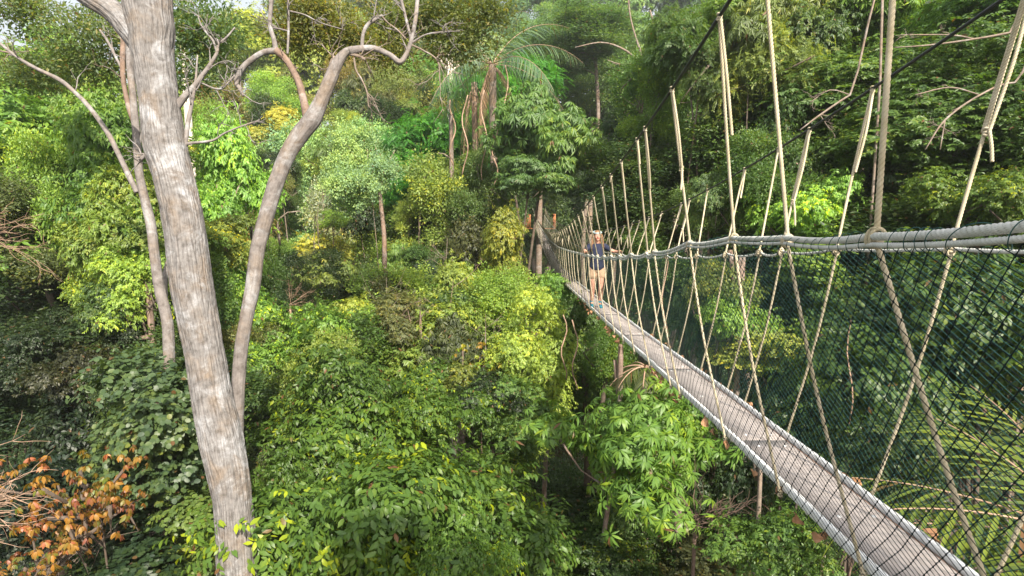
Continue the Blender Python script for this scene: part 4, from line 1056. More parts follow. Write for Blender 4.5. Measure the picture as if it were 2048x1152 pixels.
tree('near_dark', 1420, 640, 14., 1.7, 1.5, (.03, .07, .018), 'dark tree behind the net beyond the crossing ropes', 'dark_bush', 'bush', r0=.06)
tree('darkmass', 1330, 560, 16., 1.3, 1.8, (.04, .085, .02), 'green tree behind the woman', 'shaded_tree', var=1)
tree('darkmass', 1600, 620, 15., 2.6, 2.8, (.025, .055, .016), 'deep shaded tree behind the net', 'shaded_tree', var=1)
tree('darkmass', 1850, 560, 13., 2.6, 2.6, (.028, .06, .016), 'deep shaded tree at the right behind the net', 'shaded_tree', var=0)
tree('near_dark', 1790, 930, 8.5, 1.0, .9, (.03, .075, .016), 'low dark bush beside the palm', 'dark_bush', 'bush', r0=.05)

# added unseen tree behind the camera, placed to shade the near end of the bridge
for (wx, wy, wz, r, kd, lb) in ((4.1, -5.8, 6.0, 1.8, 'small', 'unseen leafy tree added behind the viewpoint to shade the near footbridge'),):
    q = get_proto(kd, 0); root = empty('rainforest_tree', (wx, wy, float(ground(wx, wy)))); tag(root, lb, 'tree')
    o = bpy.data.objects.new('crown', q['mesh']); COL.objects.link(o); o.parent = root; o.location = (0, 0, wz - root.location.z); o.scale = (r / 3.4,) * 3; o.color = (.08, .13, .03, 1)
    mb = MB(); tube(mb, np.array([[0, 0, -.3], [0, 0, wz - root.location.z]]), np.array([.3, .1]), 10); mb.build('trunk', M['bark_grey'], root, attr='bco')

# far hillside, laid out row by row -------------------------------
rs = np.random.RandomState(177)
FZ = lambda px: ['far left', 'left', 'between the big trunks', 'left of centre', 'centre', 'right of centre', 'right', 'far right'][int(np.clip(np.searchsorted([160, 330, 560, 800, 1050, 1350, 1700], px), 0, 7))]
HZ = lambda py: ['upper', 'upper middle', 'middle', 'lower middle', 'lower'][int(np.clip(np.searchsorted([280, 430, 600, 800], py), 0, 4))]
fills = {}
def fill(n, x0, x1, y0, y1, dfun, rr, pal, kinds):
    for k in range(n):
        px, py = x0 + (x1 - x0) * rs.rand(), y0 + (y1 - y0) * rs.rand(); d = dfun(py) * (.93 + .14 * rs.rand())
        kd = kinds[rs.randint(len(kinds))]; ci = rs.randint(len(pal)); r = rr * (.6 + .8 * rs.rand())
        c = at(px, py, d); u_ = rs.rand()
        if c[1] < 44 and abs(c[0] - DX) < r + 1.1 and c[2] + r * 1.2 > -2.7: continue
        rp = r / d * F
        if px + rp > 1062 and px - rp < 1250 and py + rp > 395 and py - rp < 640 and d < 1150 * 1.95 / max(20, px - rp - 1024): continue
        if 800 < px < 1070 and 170 < py < 400 and u_ < .9: continue
        if 560 < px < 790 and 270 < py < 480 and u_ < .7: continue
        kw = {'small': 'small leaved', 'broad': 'broad leaved', 'pale': 'fine leaved', 'whorl': 'whorl leaved', 'feather': 'feathery', 'near_dark': 'glossy', 'near_broad': 'drooping leaved', 'near_round': 'round leaved', 'curtain': 'creeper hung', 'darkmass': 'dense'}[kd]
        lab = f"{pal[ci][0]} {kw} understory tree, {FZ(px)}, {HZ(py)} forest"
        t = tree(kd, px, py, d, r, r * (.7 + .7 * rs.rand()), pal[ci][1], lab, 'understory_tree', 'tree', 'understory trees filling the forest', nl=6, bark=['bark_grey', 'bark_red', 'bark_grey'][rs.randint(3)], r0=.035 + .02 * rs.rand())
        fills.setdefault(lab, []).append((px, t))
P_MID = [('shadowy green', (.03, .055, .018)), ('deep green', (.045, .085, .022)), ('dark olive', (.06, .075, .025)), ('olive green', (.17, .21, .045)), ('mid green', (.11, .17, .035)), ('light green', (.15, .22, .045)), ('yellow green', (.23, .28, .045)), ('pale green', (.19, .28, .11)), ('brownish green', (.10, .11, .04))]  # shadowy green crowns: dark gaps put into the leaf colour
P_DRK = [('very dark green', (.022, .04, .015)), ('dark green', (.04, .07, .02)), ('mid green', (.07, .12, .028)), ('dark olive', (.06, .065, .028))]
P_RGT = [('dark green', (.045, .085, .025)), ('mid green', (.075, .135, .035)), ('bright green', (.13, .21, .035)), ('dull green', (.06, .095, .03)), ('olive green', (.11, .14, .035))]
dm = lambda py: np.interp(py, [150, 300, 450, 600, 750, 900, 1150], [44, 33, 25, 19.5, 14.5, 11.6, 10.2])
dl_ = lambda py: np.interp(py, [200, 400, 600, 800, 1150], [20, 15.5, 14, 12, 9.8])
dr = lambda py: np.interp(py, [0, 400, 800, 1150], [16, 14, 11.5, 9.5])
fill(56, 500, 1020, 330, 780, dm, 1.0, P_MID, ['small', 'broad', 'small', 'pale', 'whorl', 'near_dark', 'feather'])
fill(22, 400, 1040, 170, 360, dm, 1.7, P_MID, ['small', 'broad', 'small', 'pale', 'feather'])
fill(14, 90, 340, 400, 600, lambda py: dl_(py) - 1.2, .8, [('bright green', (.13, .2, .035)), ('mid green', (.08, .14, .028)), ('lime green', (.17, .24, .035))], ['broad', 'near_broad', 'broad'])
fill(14, 0, 380, 600, 830, dl_, .9, P_DRK, ['small', 'near_dark', 'broad', 'near_round'])
fill(12, 0, 480, 230, 500, dl_, 1.0, P_MID[3:5] + [P_MID[5]], ['broad', 'small', 'near_broad'])
fill(12, 490, 1050, 760, 1120, lambda py: dm(py) + .6, .7, P_MID[:5], ['near_dark', 'near_broad', 'near_round', 'near_broad'])
fill(30, 1300, 2048, 20, 470, dr, 1.1, P_RGT, ['small', 'broad', 'near_dark', 'feather', 'near_broad', 'whorl'])
fill(16, 1380, 2048, 500, 900, lambda py: dr(py) - .5, .8, P_RGT, ['near_dark', 'near_broad', 'near_round'])
fill(10, 1080, 1420, 150, 520, lambda py: 19., 1.1, P_RGT, ['small', 'whorl', 'broad'])
fill(10, 1090, 1600, 1000, 1150, lambda py: 11.5, .7, P_DRK, ['near_dark', 'near_round'])
for lab, L_ in fills.items():
    if len(L_) > 1:
        L_.sort(key=lambda t: t[0])
        for i, (_, o) in enumerate(L_): o['label'] = lab + ', ' + ['leftmost', 'second from left', 'third from left', 'fourth', 'fifth'][i]
rs = np.random.RandomState(77)
adj = {'pale': ['pale green', 'silvery green'], 'small': ['rounded green', 'small leaved'], 'broad': ['broad leaved', 'bright leaved'], 'feather': ['layered green', 'feathery green'], 'airy': ['sparse', 'thin crowned'], 'darkmass': ['dark tall', 'deep green']}
zone = lambda px: ['far left', 'left', 'left of centre', 'just left of centre', 'just right of centre', 'right of centre', 'right', 'far right'][int(np.clip((px + 60) / 270, 0, 7))]
rows = [  # depth, photo row of the crown centres, radius m, spacing px, x range
    (46., 230, 3.6, 150, (380, 1000)), (50., 260, 3.6, 150, (0, 380)),
    (60., 150, 4.3, 140, (470, 2100)), (76., 95, 5., 120, (560, 2100)), (96., 30, 6.0, 110, (600, 2100)), (78., 215, 4.0, 115, (-40, 520)),
    (125., -40, 7.5, 110, (1120, 2100)), (40., 120, 3.2, 160, (1150, 2050)), (105., 120, 5., 120, (470, 1010)),
    (30., 480, 2.6, 190, (480, 1000)), (25., 200, 2.8, 190, (1480, 2100))]
rown = ['on the near slope', 'on the left slope', 'on the lower hillside', 'on the middle hillside', 'on the upper hillside', 'on the left skyline', 'on the high ridge', 'below the right hillside', 'on the distant skyline', 'in the valley', 'behind the right forest wall']
used = {}
for ri, (d, py, r, sp, (xa, xb)) in enumerate(rows):
    px = xa + sp * .3 * rs.rand()
    while px < xb:
        yy = py + rs.randn() * 16
        hot = px < 1000
        if hot:
            kd = ['pale', 'small', 'small', 'broad', 'feather'][rs.randint(5)]
            cc = [G_PALE, (.20, .24, .05), G_OLIVE, G_YEL, (.17, .15, .05), (.15, .2, .07)][rs.randint(6)]
        else:
            kd = ['small', 'feather', 'small', 'broad', 'darkmass'][rs.randint(5)]
            cc = [(.05, .10, .025), (.06, .13, .03), (.075, .14, .05), (.10, .17, .03), (.05, .11, .04)][rs.randint(5)]
        if d > 70: cc = tuple(np.array(cc) * .8 + np.array((.03, .05, .04)))  # distance haze mixed into the far crowns' leaf colour
        if not (1030 < px < 1105 and yy - r / d * F < 40):
            lab = f"{adj[kd][rs.randint(2)]} tree {zone(px)} {rown[ri]}"
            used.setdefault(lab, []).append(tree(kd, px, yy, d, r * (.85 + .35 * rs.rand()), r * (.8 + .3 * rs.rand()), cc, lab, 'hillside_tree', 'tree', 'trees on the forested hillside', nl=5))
        px += sp * (.75 + .5 * rs.rand())
for lab, L_ in used.items():
    if len(L_) > 1:
        L_.sort(key=lambda o: o.location.x / max(1, o.location.y))
        for i, o in enumerate(L_): o['label'] = lab + ', ' + ['leftmost', 'second', 'third', 'fourth', 'fifth'][i] + ' of its kind there'
# individual accent crowns on the hill
tree('small', 1095, 455, 52., 4.2, 4.4, (.035, .07, .022), 'dark tree closing the view behind the platform at the far end', 'hillside_tree', r0=.1)
tree('small', 1010, 400, 40., 2.8, 3.4, (.06, .11, .03), 'deep green tree left of the far platform', 'hillside_tree', r0=.1)
tree('small', 1175, 215, 47., 3.6, 3.4, (.06, .13, .035), 'deep green crown above the far end of the bridge', 'hillside_tree')
tree('broad', 1110, 120, 52., 4., 3.4, (.08, .17, .05), 'fresh green crown right of the palm on the hillside', 'hillside_tree')
tree('feather', 860, 190, 48., 4., 3., (.09, .18, .05), 'feathery crown behind the white snag left of the palm', 'hillside_tree')
tree('small', 1490, 130, 44., 3.3, 3.2, (.27, .33, .03), 'bright yellow green crown beside the white bare tree', 'hillside_tree')
tree('small', 1245, 140, 60., 2.6, 1.8, (.30, .32, .06), 'small bright yellow crown on the hillside above the cable', 'hillside_tree')
tree('small', 790, 225, 40., 2.2, 2.2, (.15, .18, .045), 'golden green tree left of the vivid feathery one', 'autumn_tree')
tree('small', 720, 170, 46., 3., 2., (.15, .125, .045), 'brownish olive crown behind the arching branch', 'autumn_tree')
tree('small', 430, 215, 40., 2.4, 1.6, (.17, .14, .045), 'brownish crown right behind the top of the thick trunk', 'autumn_tree')
tree('small', 560, 210, 40., 2.4, 1.8, (.15, .23, .05), 'yellow green crown under the curled left limb of the forked tree', 'hillside_tree')
tree('broad', 40, 235, 45., 3.6, 2.4, (.05, .16, .08), 'blue green tree at the upper left edge', 'hillside_tree')
tree('broad', 90, 130, 60., 4.0, 3.4, (.12, .26, .05), 'fresh green tree top against the sky at upper left', 'hillside_tree')

# undergrowth carpet on the slope: tiles sharing one mesh
C_ = rs.rand(90, 3) * [12, 12, .1] - [6, 6, 0]; C_[:, 2] = .35; R_ = .6 + .9 * rs.rand(90)
p, n, ix = cluster_points(C_, R_, 5200, rs, 1.25, .0, .05)
ar = crown_leaves('puff', p, n, rs, .19, 8, .4, .5)
u0 = leaves_mesh('undergrowth', *ar[:4], T_LO(.5), M['leaf'], None, ar[4], rs); first = True
k = 0
for X_ in range(-60, 90, 11):
    for Y_ in range(8, 120, 11):
        if abs(X_) > Y_ * 1.05 + 8: continue
        o = u0 if first else u0.copy()
        if not first: COL.objects.link(o)
        first = False
        z = float(ground(X_, Y_)); zx = float(ground(X_ + 4, Y_) - ground(X_ - 4, Y_)) / 8; zy = float(ground(X_, Y_ + 4) - ground(X_, Y_ - 4)) / 8
        o.location = (X_, Y_, z); o.rotation_euler = (math.atan(zy), -math.atan(zx), 0)
        q = Vector((-zx, -zy, 1)).to_track_quat('Z', 'Y') @ Matrix.Rotation(rs.randint(4) * math.pi / 2, 3, 'Z').to_quaternion()
        o.rotation_euler = q.to_euler(); o.color = (.05, .10, .022, 1)
        tag(o, kind='stuff')
# ------------------------------------------------------------------ bare trees, stems, palms, the far platform
def stem_tree(name, label, cat, paths, bark, d, group=None, base_px=None, k=8):
    """paths: lists of (px,py,width_px[,depth]); the first one is the trunk and runs on down to the ground"""
    b = paths[0][0]; dd = b[3] if len(b) > 3 else d
    c = at(b[0], b[1], dd); gz = float(ground(c[0], c[1]))
    root = empty(name, (c[0], c[1], gz)); tag(root, label, cat, group)
    for i, pts in enumerate(paths):
        mb = MB(); P = [at(q[0], q[1], q[3] if len(q) > 3 else d) - [c[0], c[1], gz] for q in pts]
        R = [q[2] / F * (q[3] if len(q) > 3 else d) / 2 for q in pts]
        if i == 0: P = [np.array([0, 0, -.3])] + P; R = [R[0] * 1.3] + R
        Q, RR = resample(np.array(P), np.array(R), .12 if d < 20 else .3)
        if i == 0:                                   # wander a little on the hidden way down
            pass
        tube(mb, Q, RR, k)
        if i or name == 'leaning_tree': twigs_at(mb, Q, RR, 5 if name == 'leaning_tree' else 2, max(.25, d * .022))
        mb.build('trunk' if i == 0 else 'branch', M[bark], root, attr='bco')
    return root
stem_tree('bare_tree', 'white leafless forked tree on the hillside between the ropes', 'tree',
          [[(1589, 160, 7), (1588, 140, 7), (1584, 118, 6), (1577, 98, 5), (1566, 78, 5), (1560, 60, 3)], [(1586, 128, 8), (1594, 100, 6), (1600, 85, 5), (1608, 72, 3)], [(1577, 98, 4), (1570, 96, 3), (1552, 72, 2)], [(1590, 110, 4), (1584, 85, 3), (1590, 62, 2)]], 'bark_white', 38.)
stem_tree('slim_tree', 'slim pinkish bare trunk standing alone left of centre', 'tree',
          [[(781, 660, 11), (777, 600, 11), (770, 540, 10), (768, 470, 9), (761, 400, 8), (758, 330, 5), (750, 290, 3)], [(759, 350, 4), (742, 310, 3), (725, 290, 2)], [(760, 380, 4), (775, 330, 3), (790, 300, 2)]], 'bark_red', 19.5)
stem_tree('bare_tree', 'pale many stemmed bare shrub between the two big trunks and the slim one', 'tree',
          [[(512, 520, 8), (505, 480, 7), (497, 440, 6), (488, 395, 4), (470, 360, 2)], [(505, 480, 6), (515, 440, 5), (528, 410, 4), (530, 370, 2)], [(500, 450, 5), (478, 430, 4), (462, 400, 3)], [(560, 490, 5), (556, 440, 4), (575, 425, 3), (600, 422, 2)], [(512, 500, 5), (535, 470, 4), (560, 455, 3)], [(497, 440, 4), (510, 405, 3), (505, 370, 2)]], 'bark_grey', 22.)
stem_tree('bare_tree', 'pale bare snag behind the curled left limb of the forked tree', 'tree',
          [[(372, 170, 14), (368, 140, 13), (362, 110, 10), (356, 70, 7)], [(370, 160, 6), (385, 148, 5), (396, 140, 4)]], 'bark_white', 24.)
stem_tree('bare_tree', 'white trunked snag with short arms left of the dead palm fronds', 'tree',
          [[(900, 165, 12), (898, 140, 12), (899, 110, 10), (896, 70, 8)], [(898, 145, 7), (885, 125, 5), (874, 112, 4)], [(900, 150, 6), (912, 135, 5), (925, 125, 3)]], 'bark_white', 30.)
stem_tree('bare_tree', 'pale stub of a dead trunk inside the vivid feathery tree', 'tree',
          [[(903, 320, 9), (903, 290, 9), (902, 262, 8)], [(903, 318, 4), (888, 308, 3), (876, 306, 2)]], 'bark_grey', 24.)
stem_tree('bare_tree', 'tree with long white bending boughs on the hillside above the cable', 'tree',
          [[(1320, 210, 6), (1302, 160, 6), (1275, 120, 5), (1240, 95, 4), (1200, 85, 3), (1150, 95, 2)], [(1302, 160, 4), (1280, 100, 4), (1262, 40, 3), (1255, -20, 3)], [(1275, 120, 3), (1245, 130, 3), (1215, 120, 2)], [(1290, 130, 4), (1310, 70, 4), (1300, 20, 3)], [(1300, 50, 3), (1330, 60, 3), (1350, 70, 2)]], 'bark_grey', 27.)
stem_tree('bare_tree', 'dark leaning trunk with thin boughs at the top between the ropes', 'tree',
          [[(1440, 95, 7), (1455, 75, 6), (1480, 50, 5), (1510, 20, 4)], [(1455, 75, 3), (1500, 40, 3), (1545, 30, 2)], [(1480, 50, 3), (1470, 20, 2)]], 'bark_grey', 17.)
stem_tree('bare_tree', 'reddish trunk showing through the net behind the crossing ropes', 'tree',
          [[(1478, 680, 12), (1474, 620, 12), (1468, 560, 11), (1460, 500, 9)]], 'bark_red', 11.4)
stem_tree('bare_tree', 'pale trunk glimpsed in the dark of the right forest wall', 'tree',
          [[(1845, 470, 16), (1850, 400, 15), (1843, 350, 13), (1850, 300, 9), (1846, 200, 7)]], 'bark_grey', 13.6)
stem_tree('bare_tree', 'thin reddish sapling stem rising below the footbridge floor', 'tree',
          [[(1518, 1010, 9), (1513, 960, 9), (1508, 900, 8), (1500, 860, 7)]], 'bark_grey', 7.9)
stem_tree('bare_tree', 'slim reddish trunk left of the whorled sapling under the footbridge', 'tree',
          [[(1239, 850, 10), (1236, 790, 9), (1230, 720, 8)]], 'bark_red', 11.6)
stem_tree('bare_tree', 'orange brown gnarled trunk glowing behind the slender tree foot', 'tree',
          [[(306, 700, 12), (304, 670, 13), (302, 640, 12), (296, 620, 8)], [(304, 672, 9), (282, 676, 9), (262, 665, 8), (248, 640, 6)]], 'bark_red', 12.5)

# thin boughs crossing the right forest wall
stem_tree('leaning_tree', 'tree with long thin reddish boughs crossing the right forest wall', 'tree',
          [[(2120, 40, 6), (2020, 65, 5), (1950, 78, 4), (1860, 90, 3), (1790, 95, 2)], [(1950, 78, 3), (1900, 70, 3), (1800, 70, 2)]], 'bark_grey', 10.5)
stem_tree('leaning_tree', 'tree with fine arching brown boughs left of the last long hanger', 'tree',
          [[(2140, 180, 5), (2030, 165, 4), (1960, 190, 4), (1890, 240, 4), (1850, 300, 2)], [(1960, 190, 3), (1900, 175, 3), (1830, 190, 2)], [(1890, 240, 3), (1880, 300, 2)]], 'bark_grey', 10.2)
stem_tree('leaning_tree', 'tree with tangled brown twigs between the middle hangers', 'tree',
          [[(1760, 160, 5), (1700, 190, 4), (1640, 230, 4), (1600, 260, 2)], [(1700, 190, 3), (1660, 180, 2), (1620, 205, 2)], [(1640, 230, 2), (1660, 260, 2)]], 'bark_grey', 12.)

# dry twig thicket at the left edge
rs = np.random.RandomState(21)
def twig_thicket(px, py, d, n, spread, label, mat='twig', up=.5, base=(-60, 60)):
    c = at(px + base[0], py + base[1], d); gz = float(ground(c[0], c[1]))
    root = empty('dry_thicket', (c[0], c[1], gz)); tag(root, label, 'dead bush')
    o = np.array([c[0], c[1], gz])
    mb = MB(); tube(mb, np.array([[0, 0, -.3], [0, 0, (c[2] - gz)]]), np.array([.05, .03]), 6); mb.build('trunk', M[mat], root)
    mb = MB()
    for k in range(n):
        a = rs.randn(3) * [.5, .4, .35] + [.8, 0, up]; a /= np.linalg.norm(a); P = [c + rs.randn(3) * .12]; L = spread * (.5 + .8 * rs.rand())
        for q in range(7): a = norm(a + rs.randn(3) * .20 + [0, 0, -.03]); P.append(P[-1] + a * L / 7)
        Q, R = resample(np.array(P) - o, np.linspace(.010, .0022, 8), .06); tube(mb, Q, R, 5)
        for q in range(5):
            i = 2 + rs.randint(5); b = norm(P[i + 1 if i < 7 else i] - P[i - 1]); P2 = [P[i]]; b = norm(b + rs.randn(3) * .55)
            for w_ in range(4): b = norm(b + rs.randn(3) * .25); P2.append(P2[-1] + b * L * .10)
            Q, R = resample(np.array(P2) - o, np.linspace(.005, .0016, 5), .06); tube(mb, Q, R, 4)
    mb.build('twig_spray', M[mat], root); return root
twig_thicket(0, 985, 7.4, 26, .95, 'pinkish dry leafless twigs at the left edge above the orange leaves', up=.25, base=(-110, 40))
M['twig_dark'] = simple_mat('dark_twig', (.10, .065, .05), .9, (.15, .10, .075), 8.)
twig_thicket(1430, 970, 8.9, 16, .8, 'dead brown twigs in the shadow under the footbridge', mat='twig_dark', up=.3, base=(-40, 80))
twig_thicket(30, 450, 12., 18, 1.3, 'grey tangle of dry twigs at the left edge at mid height', up=.05, base=(-80, 20))
twig_thicket(600, 600, 17., 12, .8, 'small pile of grey dead twigs right of the leaning trunk', up=.6, base=(-20, 10))
q = get_proto('near_dark', 0)
tree('pale', 735, 330, 19.2, 1.5, 1.5, (.21, .33, .14), 'small pale crown carried by the slim bare trunk', 'slim_tree_crown' if 0 else 'pale_tree', trunk=True, r0=.02)

# palms -----------------------------------------------------------
def frond(base, d0, L, droop, nleaf, lw, ll, rs, dead=False, hang=.2, side=0.):
    """one pinnate frond: returns rachis points and leaflet arrays"""
    n = 24; P = [np.array(base, float)]; d = norm(np.array(d0, float))
    for i in range(n): d = norm(d + np.array([0, 0, -droop / n]) + np.array([side / n, 0, 0])); P.append(P[-1] + d * L / n)
    P = np.array(P); T = norm(np.gradient(P, axis=0)); up = np.array([0, 0, 1.])
    Sd = norm(np.cross(T, up)); Nn = np.cross(Sd, T)
    t = np.repeat(np.linspace(.12, 1, nleaf), 2); sg = np.tile([1, -1], nleaf)[:, None]
    ix = t * n; i0 = np.clip(ix.astype(int), 0, n - 1); fr = (ix - i0)[:, None]
    pos = P[i0] * (1 - fr) + P[np.minimum(i0 + 1, n)] * fr
    Y = Sd[i0] * sg * .8 + T[i0] * (.55 + .5 * t[:, None]) + Nn[i0] * .15 - up * hang * (.7 + .6 * rs.rand(len(t), 1)) + rs.randn(len(t), 3) * .05
    size = ll * np.sin(np.pi * np.clip(t * .82 + .14, 0, 1)) ** .6 * (.9 + .2 * rs.rand(len(t)))
    return P, pos, Y, Nn[i0] + .1 * rs.randn(len(t), 3), size
def T_BLADE(w=.07):
    V = []; Fc = []
    for i, t in enumerate((0, .3, .65, 1)):
        ww = w * (0.5, 1, .8, .05)[i] / 2; z = -.30 * t * t
        V += [[-ww, t, z + .3 * ww], [0, t, z], [ww, t, z + .3 * ww]]
    for i in range(3):
        for j in range(2): a = i * 3 + j; Fc.append([a, a + 1, a + 4, a + 3])
    return np.array(V), np.array(Fc)
M['dead_frond'] = leaf_mat('dead_frond', new_leaf=(1.2, 1.1, 1), old_leaf=(.6, .6, .6), rough=.8, transl=.15, spec=.1)
def palm(px, py, d, label, fronds, color, trunk_r=.12, name='palm', bark='bark_grey', seed=0, cat='palm'):
    rs = np.random.RandomState(seed); c = at(px, py, d); gz = float(ground(c[0], c[1])); o = np.array([c[0], c[1], gz])
    root = empty(name, tuple(o)); tag(root, label, cat)
    mb = MB(); Q, R = resample(np.array([[0, 0, -.3], [.1, .1, (c[2] - gz) * .5], [0, 0, c[2] - gz]]), np.array([trunk_r * 1.3, trunk_r, trunk_r]), .3)
    tube(mb, Q, R, 12); mb.build('trunk', M[bark], root, attr='bco')
    for (d0, L, droop, nl, lw, ll, hang, dead, side) in fronds:
        P, pos, Y, Z, sz = frond(c - o, d0, L, droop, nl, lw, ll, rs, hang=hang, side=side)
        ob = leaves_mesh('frond', pos, Y, Z, sz, T_BLADE(lw), M['dead_frond'] if dead else M['leaf_glossy' if d < 8 else 'leaf'], root, rs.rand(len(pos)) * .75, rs)
        ob.color = (*( (.40, .27, .19) if dead else color), 1)
        mb = MB(); Q, R = resample(P, np.linspace(.022 if d > 8 else .014, .004, len(P)), .15); tube(mb, Q, R, 5)
        st = mb.build('midrib', M['twig'], ob)
    return root
# yellow green palm at the lower right, close beyond the net
fr = []
rs = np.random.RandomState(4)
for k, (a, e, L, dr, sd) in enumerate([(180, 24, 2.3, .9, 0), (165, 8, 2.4, .7, 0), (195, 5, 2.2, .8, 0), (172, -12, 2.3, .5, 0), (150, 20, 2.2, .9, 0), (210, 20, 2.0, 1.0, 0), (185, -28, 2.1, .3, 0), (140, 0, 2.0, .8, 0), (120, 45, 1.8, 1.2, 0), (225, -10, 1.9, .7, 0), (90, 50, 2., 1.3, 0), (60, 40, 2., 1.3, 0), (300, 40, 1.8, 1.2, 0)]):
    a, e = math.radians(a), math.radians(e)
    fr.append(((math.cos(a) * math.cos(e), math.sin(a) * math.cos(e), math.sin(e)), L, dr * .6, 17, .060, .80, .10 + .25 * rs.rand(), False, sd))
palm(2200, 1090, 5.4, 'yellow green palm with long arching fronds at the lower right beyond the net', fr, (.15, .20, .03), .07, seed=5)
# tall palm with a skirt of dead fronds, upper centre
fr = []
for k in range(15):
    a = k * 2.4 + .3; e = math.radians(62 - k * 4.2)
    fr.append(((math.cos(a) * math.cos(e), math.sin(a) * math.cos(e), math.sin(e)), 4.2, 1.6, 40, .035, 1.0, .75, False, 0))
for k in range(10):
    a = k * 2.1; e = math.radians(-30 - 5 * (k % 4))
    fr.append(((math.cos(a) * math.cos(e), math.sin(a) * math.cos(e), math.sin(e)), 2.6 + .3 * (k % 4), 2.4, 20, .03, .6, 1.3, True, 0))
palm(985, 130, 24., 'tall palm with grey green fronds and a hanging skirt of dead brown ones', fr, (.15, .24, .13), .16, seed=6)
fr = []
for k in range(9):
    a = k * .7; e = math.radians(-55 - 8 * (k % 3))
    fr.append(((math.cos(a) * math.cos(e), math.sin(a) * math.cos(e), math.sin(e)), 3.4 + .3 * (k % 3), 2.0, 20, .03, .5, 1.3, True, 0))
palm(948, 165, 25.5, 'dead palm with pinkish brown withered fronds hanging along its trunk', fr, (.3, .2, .12), .13, seed=9, bark='bark_red')
fr = []
for k in range(10):
    a = k * .63; e = math.radians(20 - 6 * (k % 3))
    fr.append(((math.cos(a) * math.cos(e), math.sin(a) * math.cos(e), math.sin(e)), .9, 1.4, 20, .06, .35, .35, False, 0))
palm(1292, 735, 11.5, 'small olive palm just under the edge of the footbridge floor', fr, (.10, .12, .04), .05, seed=7)

# far end: tree with platform ------------------------------------
pc = np.array([DX, 43.1, float(fz(42.3))]); gz = float(ground(pc[0], pc[1]))
root = empty('platform_tree', (pc[0], pc[1], gz)); tag(root, 'pale brown tree carrying the wooden platform at the far end of the footbridge', 'tree')
mb = MB(); Q, R = resample(np.array([[0, .9, -.4], [.1, .9, pc[2] - gz], [.25, 1.0, pc[2] - gz + 9]]), np.array([.32, .22, .16]), .5); tube(mb, Q, R, 16); mb.build('trunk', M['bark_grey'], root, attr='bco')
pl = empty('tree_platform', (pc[0], pc[1], pc[2])); tag(pl, 'small wooden platform with orange brown railing at the far end of the footbridge', 'platform')
M['plat'] = simple_mat('orange_brown_timber', (.42, .17, .07), .8, (.28, .11, .05), 6., stretch=(1, 6, 6))
mb = MB()
for k in range(9): mb.box((-1.2 + k * .28, .3, -.06), (.26, 1.8, .04))
mb.build('deck', M['plat'], pl, False)
for sx in (-1.3, 1.2):
    for sy in (-.5, .5, 1.15):
        mb = MB(); mb.box((sx, sy, .45), (.08, .08, 1.15)); mb.build('post', M['plat'], pl, False)
    for hh in (.4, .95):
        mb = MB(); mb.box((sx, .32, hh), (.05, 1.7, .09)); mb.build('railing', M['plat'], pl, False)
mb = MB(); 
for k in range(10): mb.box((-1.25 + k * .07, -.56, .45 + .02 * (k % 3)), (.05, .04, 1.0 + .08 * (k % 2)))
mb.build('slatted_panel', M['plat'], pl, False)
for k in range(5):
    pass
# two thin guy lines running from the platform tree up over the bridge, anchored high on the tree
for s_, (ax, ay, az, bx, by, bz) in enumerate(((DX - .3, 42.9, 1.4, DX - .55, 12, 6.6), (DX + .3, 42.9, 1.4, 3.4, 13, 7.4))):
    mb = MB(); t = np.linspace(0, 1, 60)[:, None]; P = np.array([ax, ay, az]) * (1 - t) + np.array([bx, by, bz]) * t; P[:, 2] -= .9 * np.sin(np.pi * t[:, 0])
    tube(mb, P, np.full(60, .010), 6); mb.build('guy_line', M['rope_green'] if 'rope_green' in M else M.setdefault('rope_green', simple_mat('green_guy_line', (.10, .14, .07), .7, (.14, .16, .09), 9.)), bridge)

# hanging lianas at upper centre
rs = np.random.RandomState(31)
for k, (px, y0, y1, d) in enumerate([(1010, 130, 330, 22.5), (1018, 240, 345, 22.), (930, 190, 350, 21.), (968, 180, 360, 22.), (905, 200, 330, 23.), (1150, 640, 780, 13.2), (1128, 630, 760, 13.), (1330, 500, 720, 10.5), (990, 260, 380, 21.), (1700, 640, 900, 8.8)]):
    P = []; m = 9
    for i in range(m): P.append(at(px + 6 * math.sin(i * 1.1 + k), y0 + (y1 - y0) * i / (m - 1), d + .2 * math.sin(i)))
    o = empty('liana', P[0]); tag(o, f'thin hanging liana {["in front of the dead fronds", "right of the dead fronds", "left of the dead palm trunk", "beside the dead palm trunk", "over the vivid feathery tree", "below the bridge middle, right one", "below the bridge middle, left one", "behind the net near the woman", "above the far end of the bridge", "behind the net at right"][k]}', 'liana')
    mb = MB(); Q, R = resample(np.array(P) - P[0], np.full(m, d * .0011), .15); tube(mb, Q, R, 5); mb.build('stem', M['twig'], o)

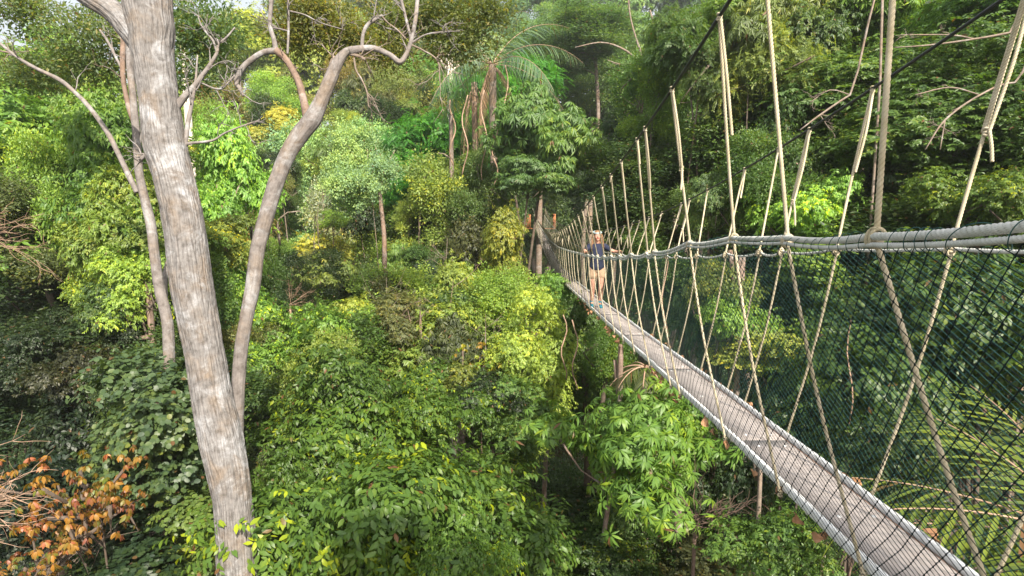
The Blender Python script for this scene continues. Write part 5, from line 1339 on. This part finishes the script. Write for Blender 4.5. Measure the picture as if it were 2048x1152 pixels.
# slim bare saplings standing up through the valley foliage
rs = np.random.RandomState(8); sap = []
for k in range(13):
    px, py = (500 + 540 * rs.rand(), 400 + 330 * rs.rand()) if k < 19 else ((20 + 320 * rs.rand(), 440 + 300 * rs.rand()) if k < 25 else (1400 + 600 * rs.rand(), 120 + 300 * rs.rand()))
    d = (float(dm(py)) if k < 19 else (12.5 if k < 25 else 12.)) * (.95 + .06 * rs.rand()); h = 50 + 80 * rs.rand(); wd = 1150 / d * (.022 + .022 * rs.rand()); ln = rs.randn() * 14
    if k >= 25 and abs(at(px, py, d)[0] - DX) < 1.5: continue
    paths = [[(px, py + h * .6, wd), (px + ln * .2 + 3 * rs.randn(), py, wd * .85), (px + ln * .7, py - h * .5, wd * .6), (px + ln, py - h, wd * .25)]]
    for b in range(4):
        t = .2 + .7 * rs.rand(); bx, by = px + ln * t, py - h * t; sg = rs.choice([-1, 1]); l = h * (.25 + .3 * rs.rand())
        paths.append([(bx, by, wd * .5), (bx + sg * l * .5, by - l * .35, wd * .35), (bx + sg * l * (.8 + .2 * rs.rand()), by - l * (.6 + .6 * rs.rand()), wd * .15)])
    t_ = stem_tree('dead_sapling', 'x', 'sapling', paths, ['bark_grey', 'bark_grey', 'bark_red'][rs.randint(3)], d, 'slim bare saplings among the foliage', k=6)
    sap.append((px, py, t_))
names = {}
for px, py, t_ in sap: names.setdefault(f"slim leafless sapling {FZ(px)} in the {HZ(py)} forest", []).append((px, t_))
for lab, L_ in names.items():
    L_.sort(key=lambda q: q[0])
    for i, (_, o) in enumerate(L_): o['label'] = lab + ('' if len(L_) == 1 else ', ' + ['leftmost', 'second from left', 'third from left', 'fourth from left', 'fifth from left', 'sixth from left'][min(i, 5)])
# ------------------------------------------------------------------ camera, light
cam = bpy.data.cameras.new('camera'); cam.sensor_width = 36; cam.lens = 36 * F / 2048; cam.clip_end = 3000; cam.clip_start = .05
co = bpy.data.objects.new('camera', cam); COL.objects.link(co); co.location = (0, 0, 0); co.rotation_euler = (math.pi / 2 - PITCH, 0, 0)
S.camera = co
SUN_EL, SUN_AZ = math.radians(41), math.radians(158)       # azimuth clockwise from +Y, where the sun stands
w = bpy.data.worlds.new('World'); S.world = w; w.use_nodes = True; nt = w.node_tree
bg = nt.nodes['Background']; sk = nt.nodes.new('ShaderNodeTexSky'); sk.sky_type = 'NISHITA'; sk.sun_disc = False
sk.sun_elevation = SUN_EL; sk.sun_rotation = SUN_AZ; sk.dust_density = 7; sk.ozone_density = .5; sk.air_density = 1.0
mixw = nt.nodes.new('ShaderNodeMix'); mixw.data_type = 'RGBA'; mixw.inputs[0].default_value = .5
mixw.inputs[7].default_value = (9.5, 9.9, 10.2, 1)             # thin white cloud veil over the whole sky
nt.links.new(sk.outputs[0], mixw.inputs[6]); nt.links.new(mixw.outputs[2], bg.inputs[0]); bg.inputs[1].default_value = .08
sl = bpy.data.lights.new('sun', 'SUN'); sl.energy = 5.0; sl.angle = math.radians(.6); sl.color = (1, .91, .78)
so = bpy.data.objects.new('sun', sl); COL.objects.link(so)
dirv = Vector((math.sin(SUN_AZ) * math.cos(SUN_EL), math.cos(SUN_AZ) * math.cos(SUN_EL), math.sin(SUN_EL)))
so.rotation_euler = dirv.to_track_quat('Z', 'Y').to_euler(); so.location = dirv * 50
vs = S.view_settings; vs.view_transform = 'Standard'; vs.look = 'None'; vs.exposure = .98; vs.gamma = 1
S.cycles.max_bounces = 8; S.cycles.diffuse_bounces = 4; S.cycles.transmission_bounces = 4; S.cycles.volume_bounces = 1
S.cycles.sample_clamp_indirect = 4
S.render.use_persistent_data = False

# haze: the air over the valley
hm, hnt, hout = new_mat('haze'); pv = hnt.nodes.new('ShaderNodeVolumePrincipled')
pv.inputs['Color'].default_value = (.93, .96, 1, 1); pv.inputs['Density'].default_value = .0008; pv.inputs['Anisotropy'].default_value = .3
hnt.links.new(pv.outputs[0], hout.inputs['Volume'])
hz_ = MB(); hz_.box((0, 585, 14.1), (1900, 1300, 79.8)); ho = hz_.build('haze', hm, None, False); tag(ho, kind='stuff')
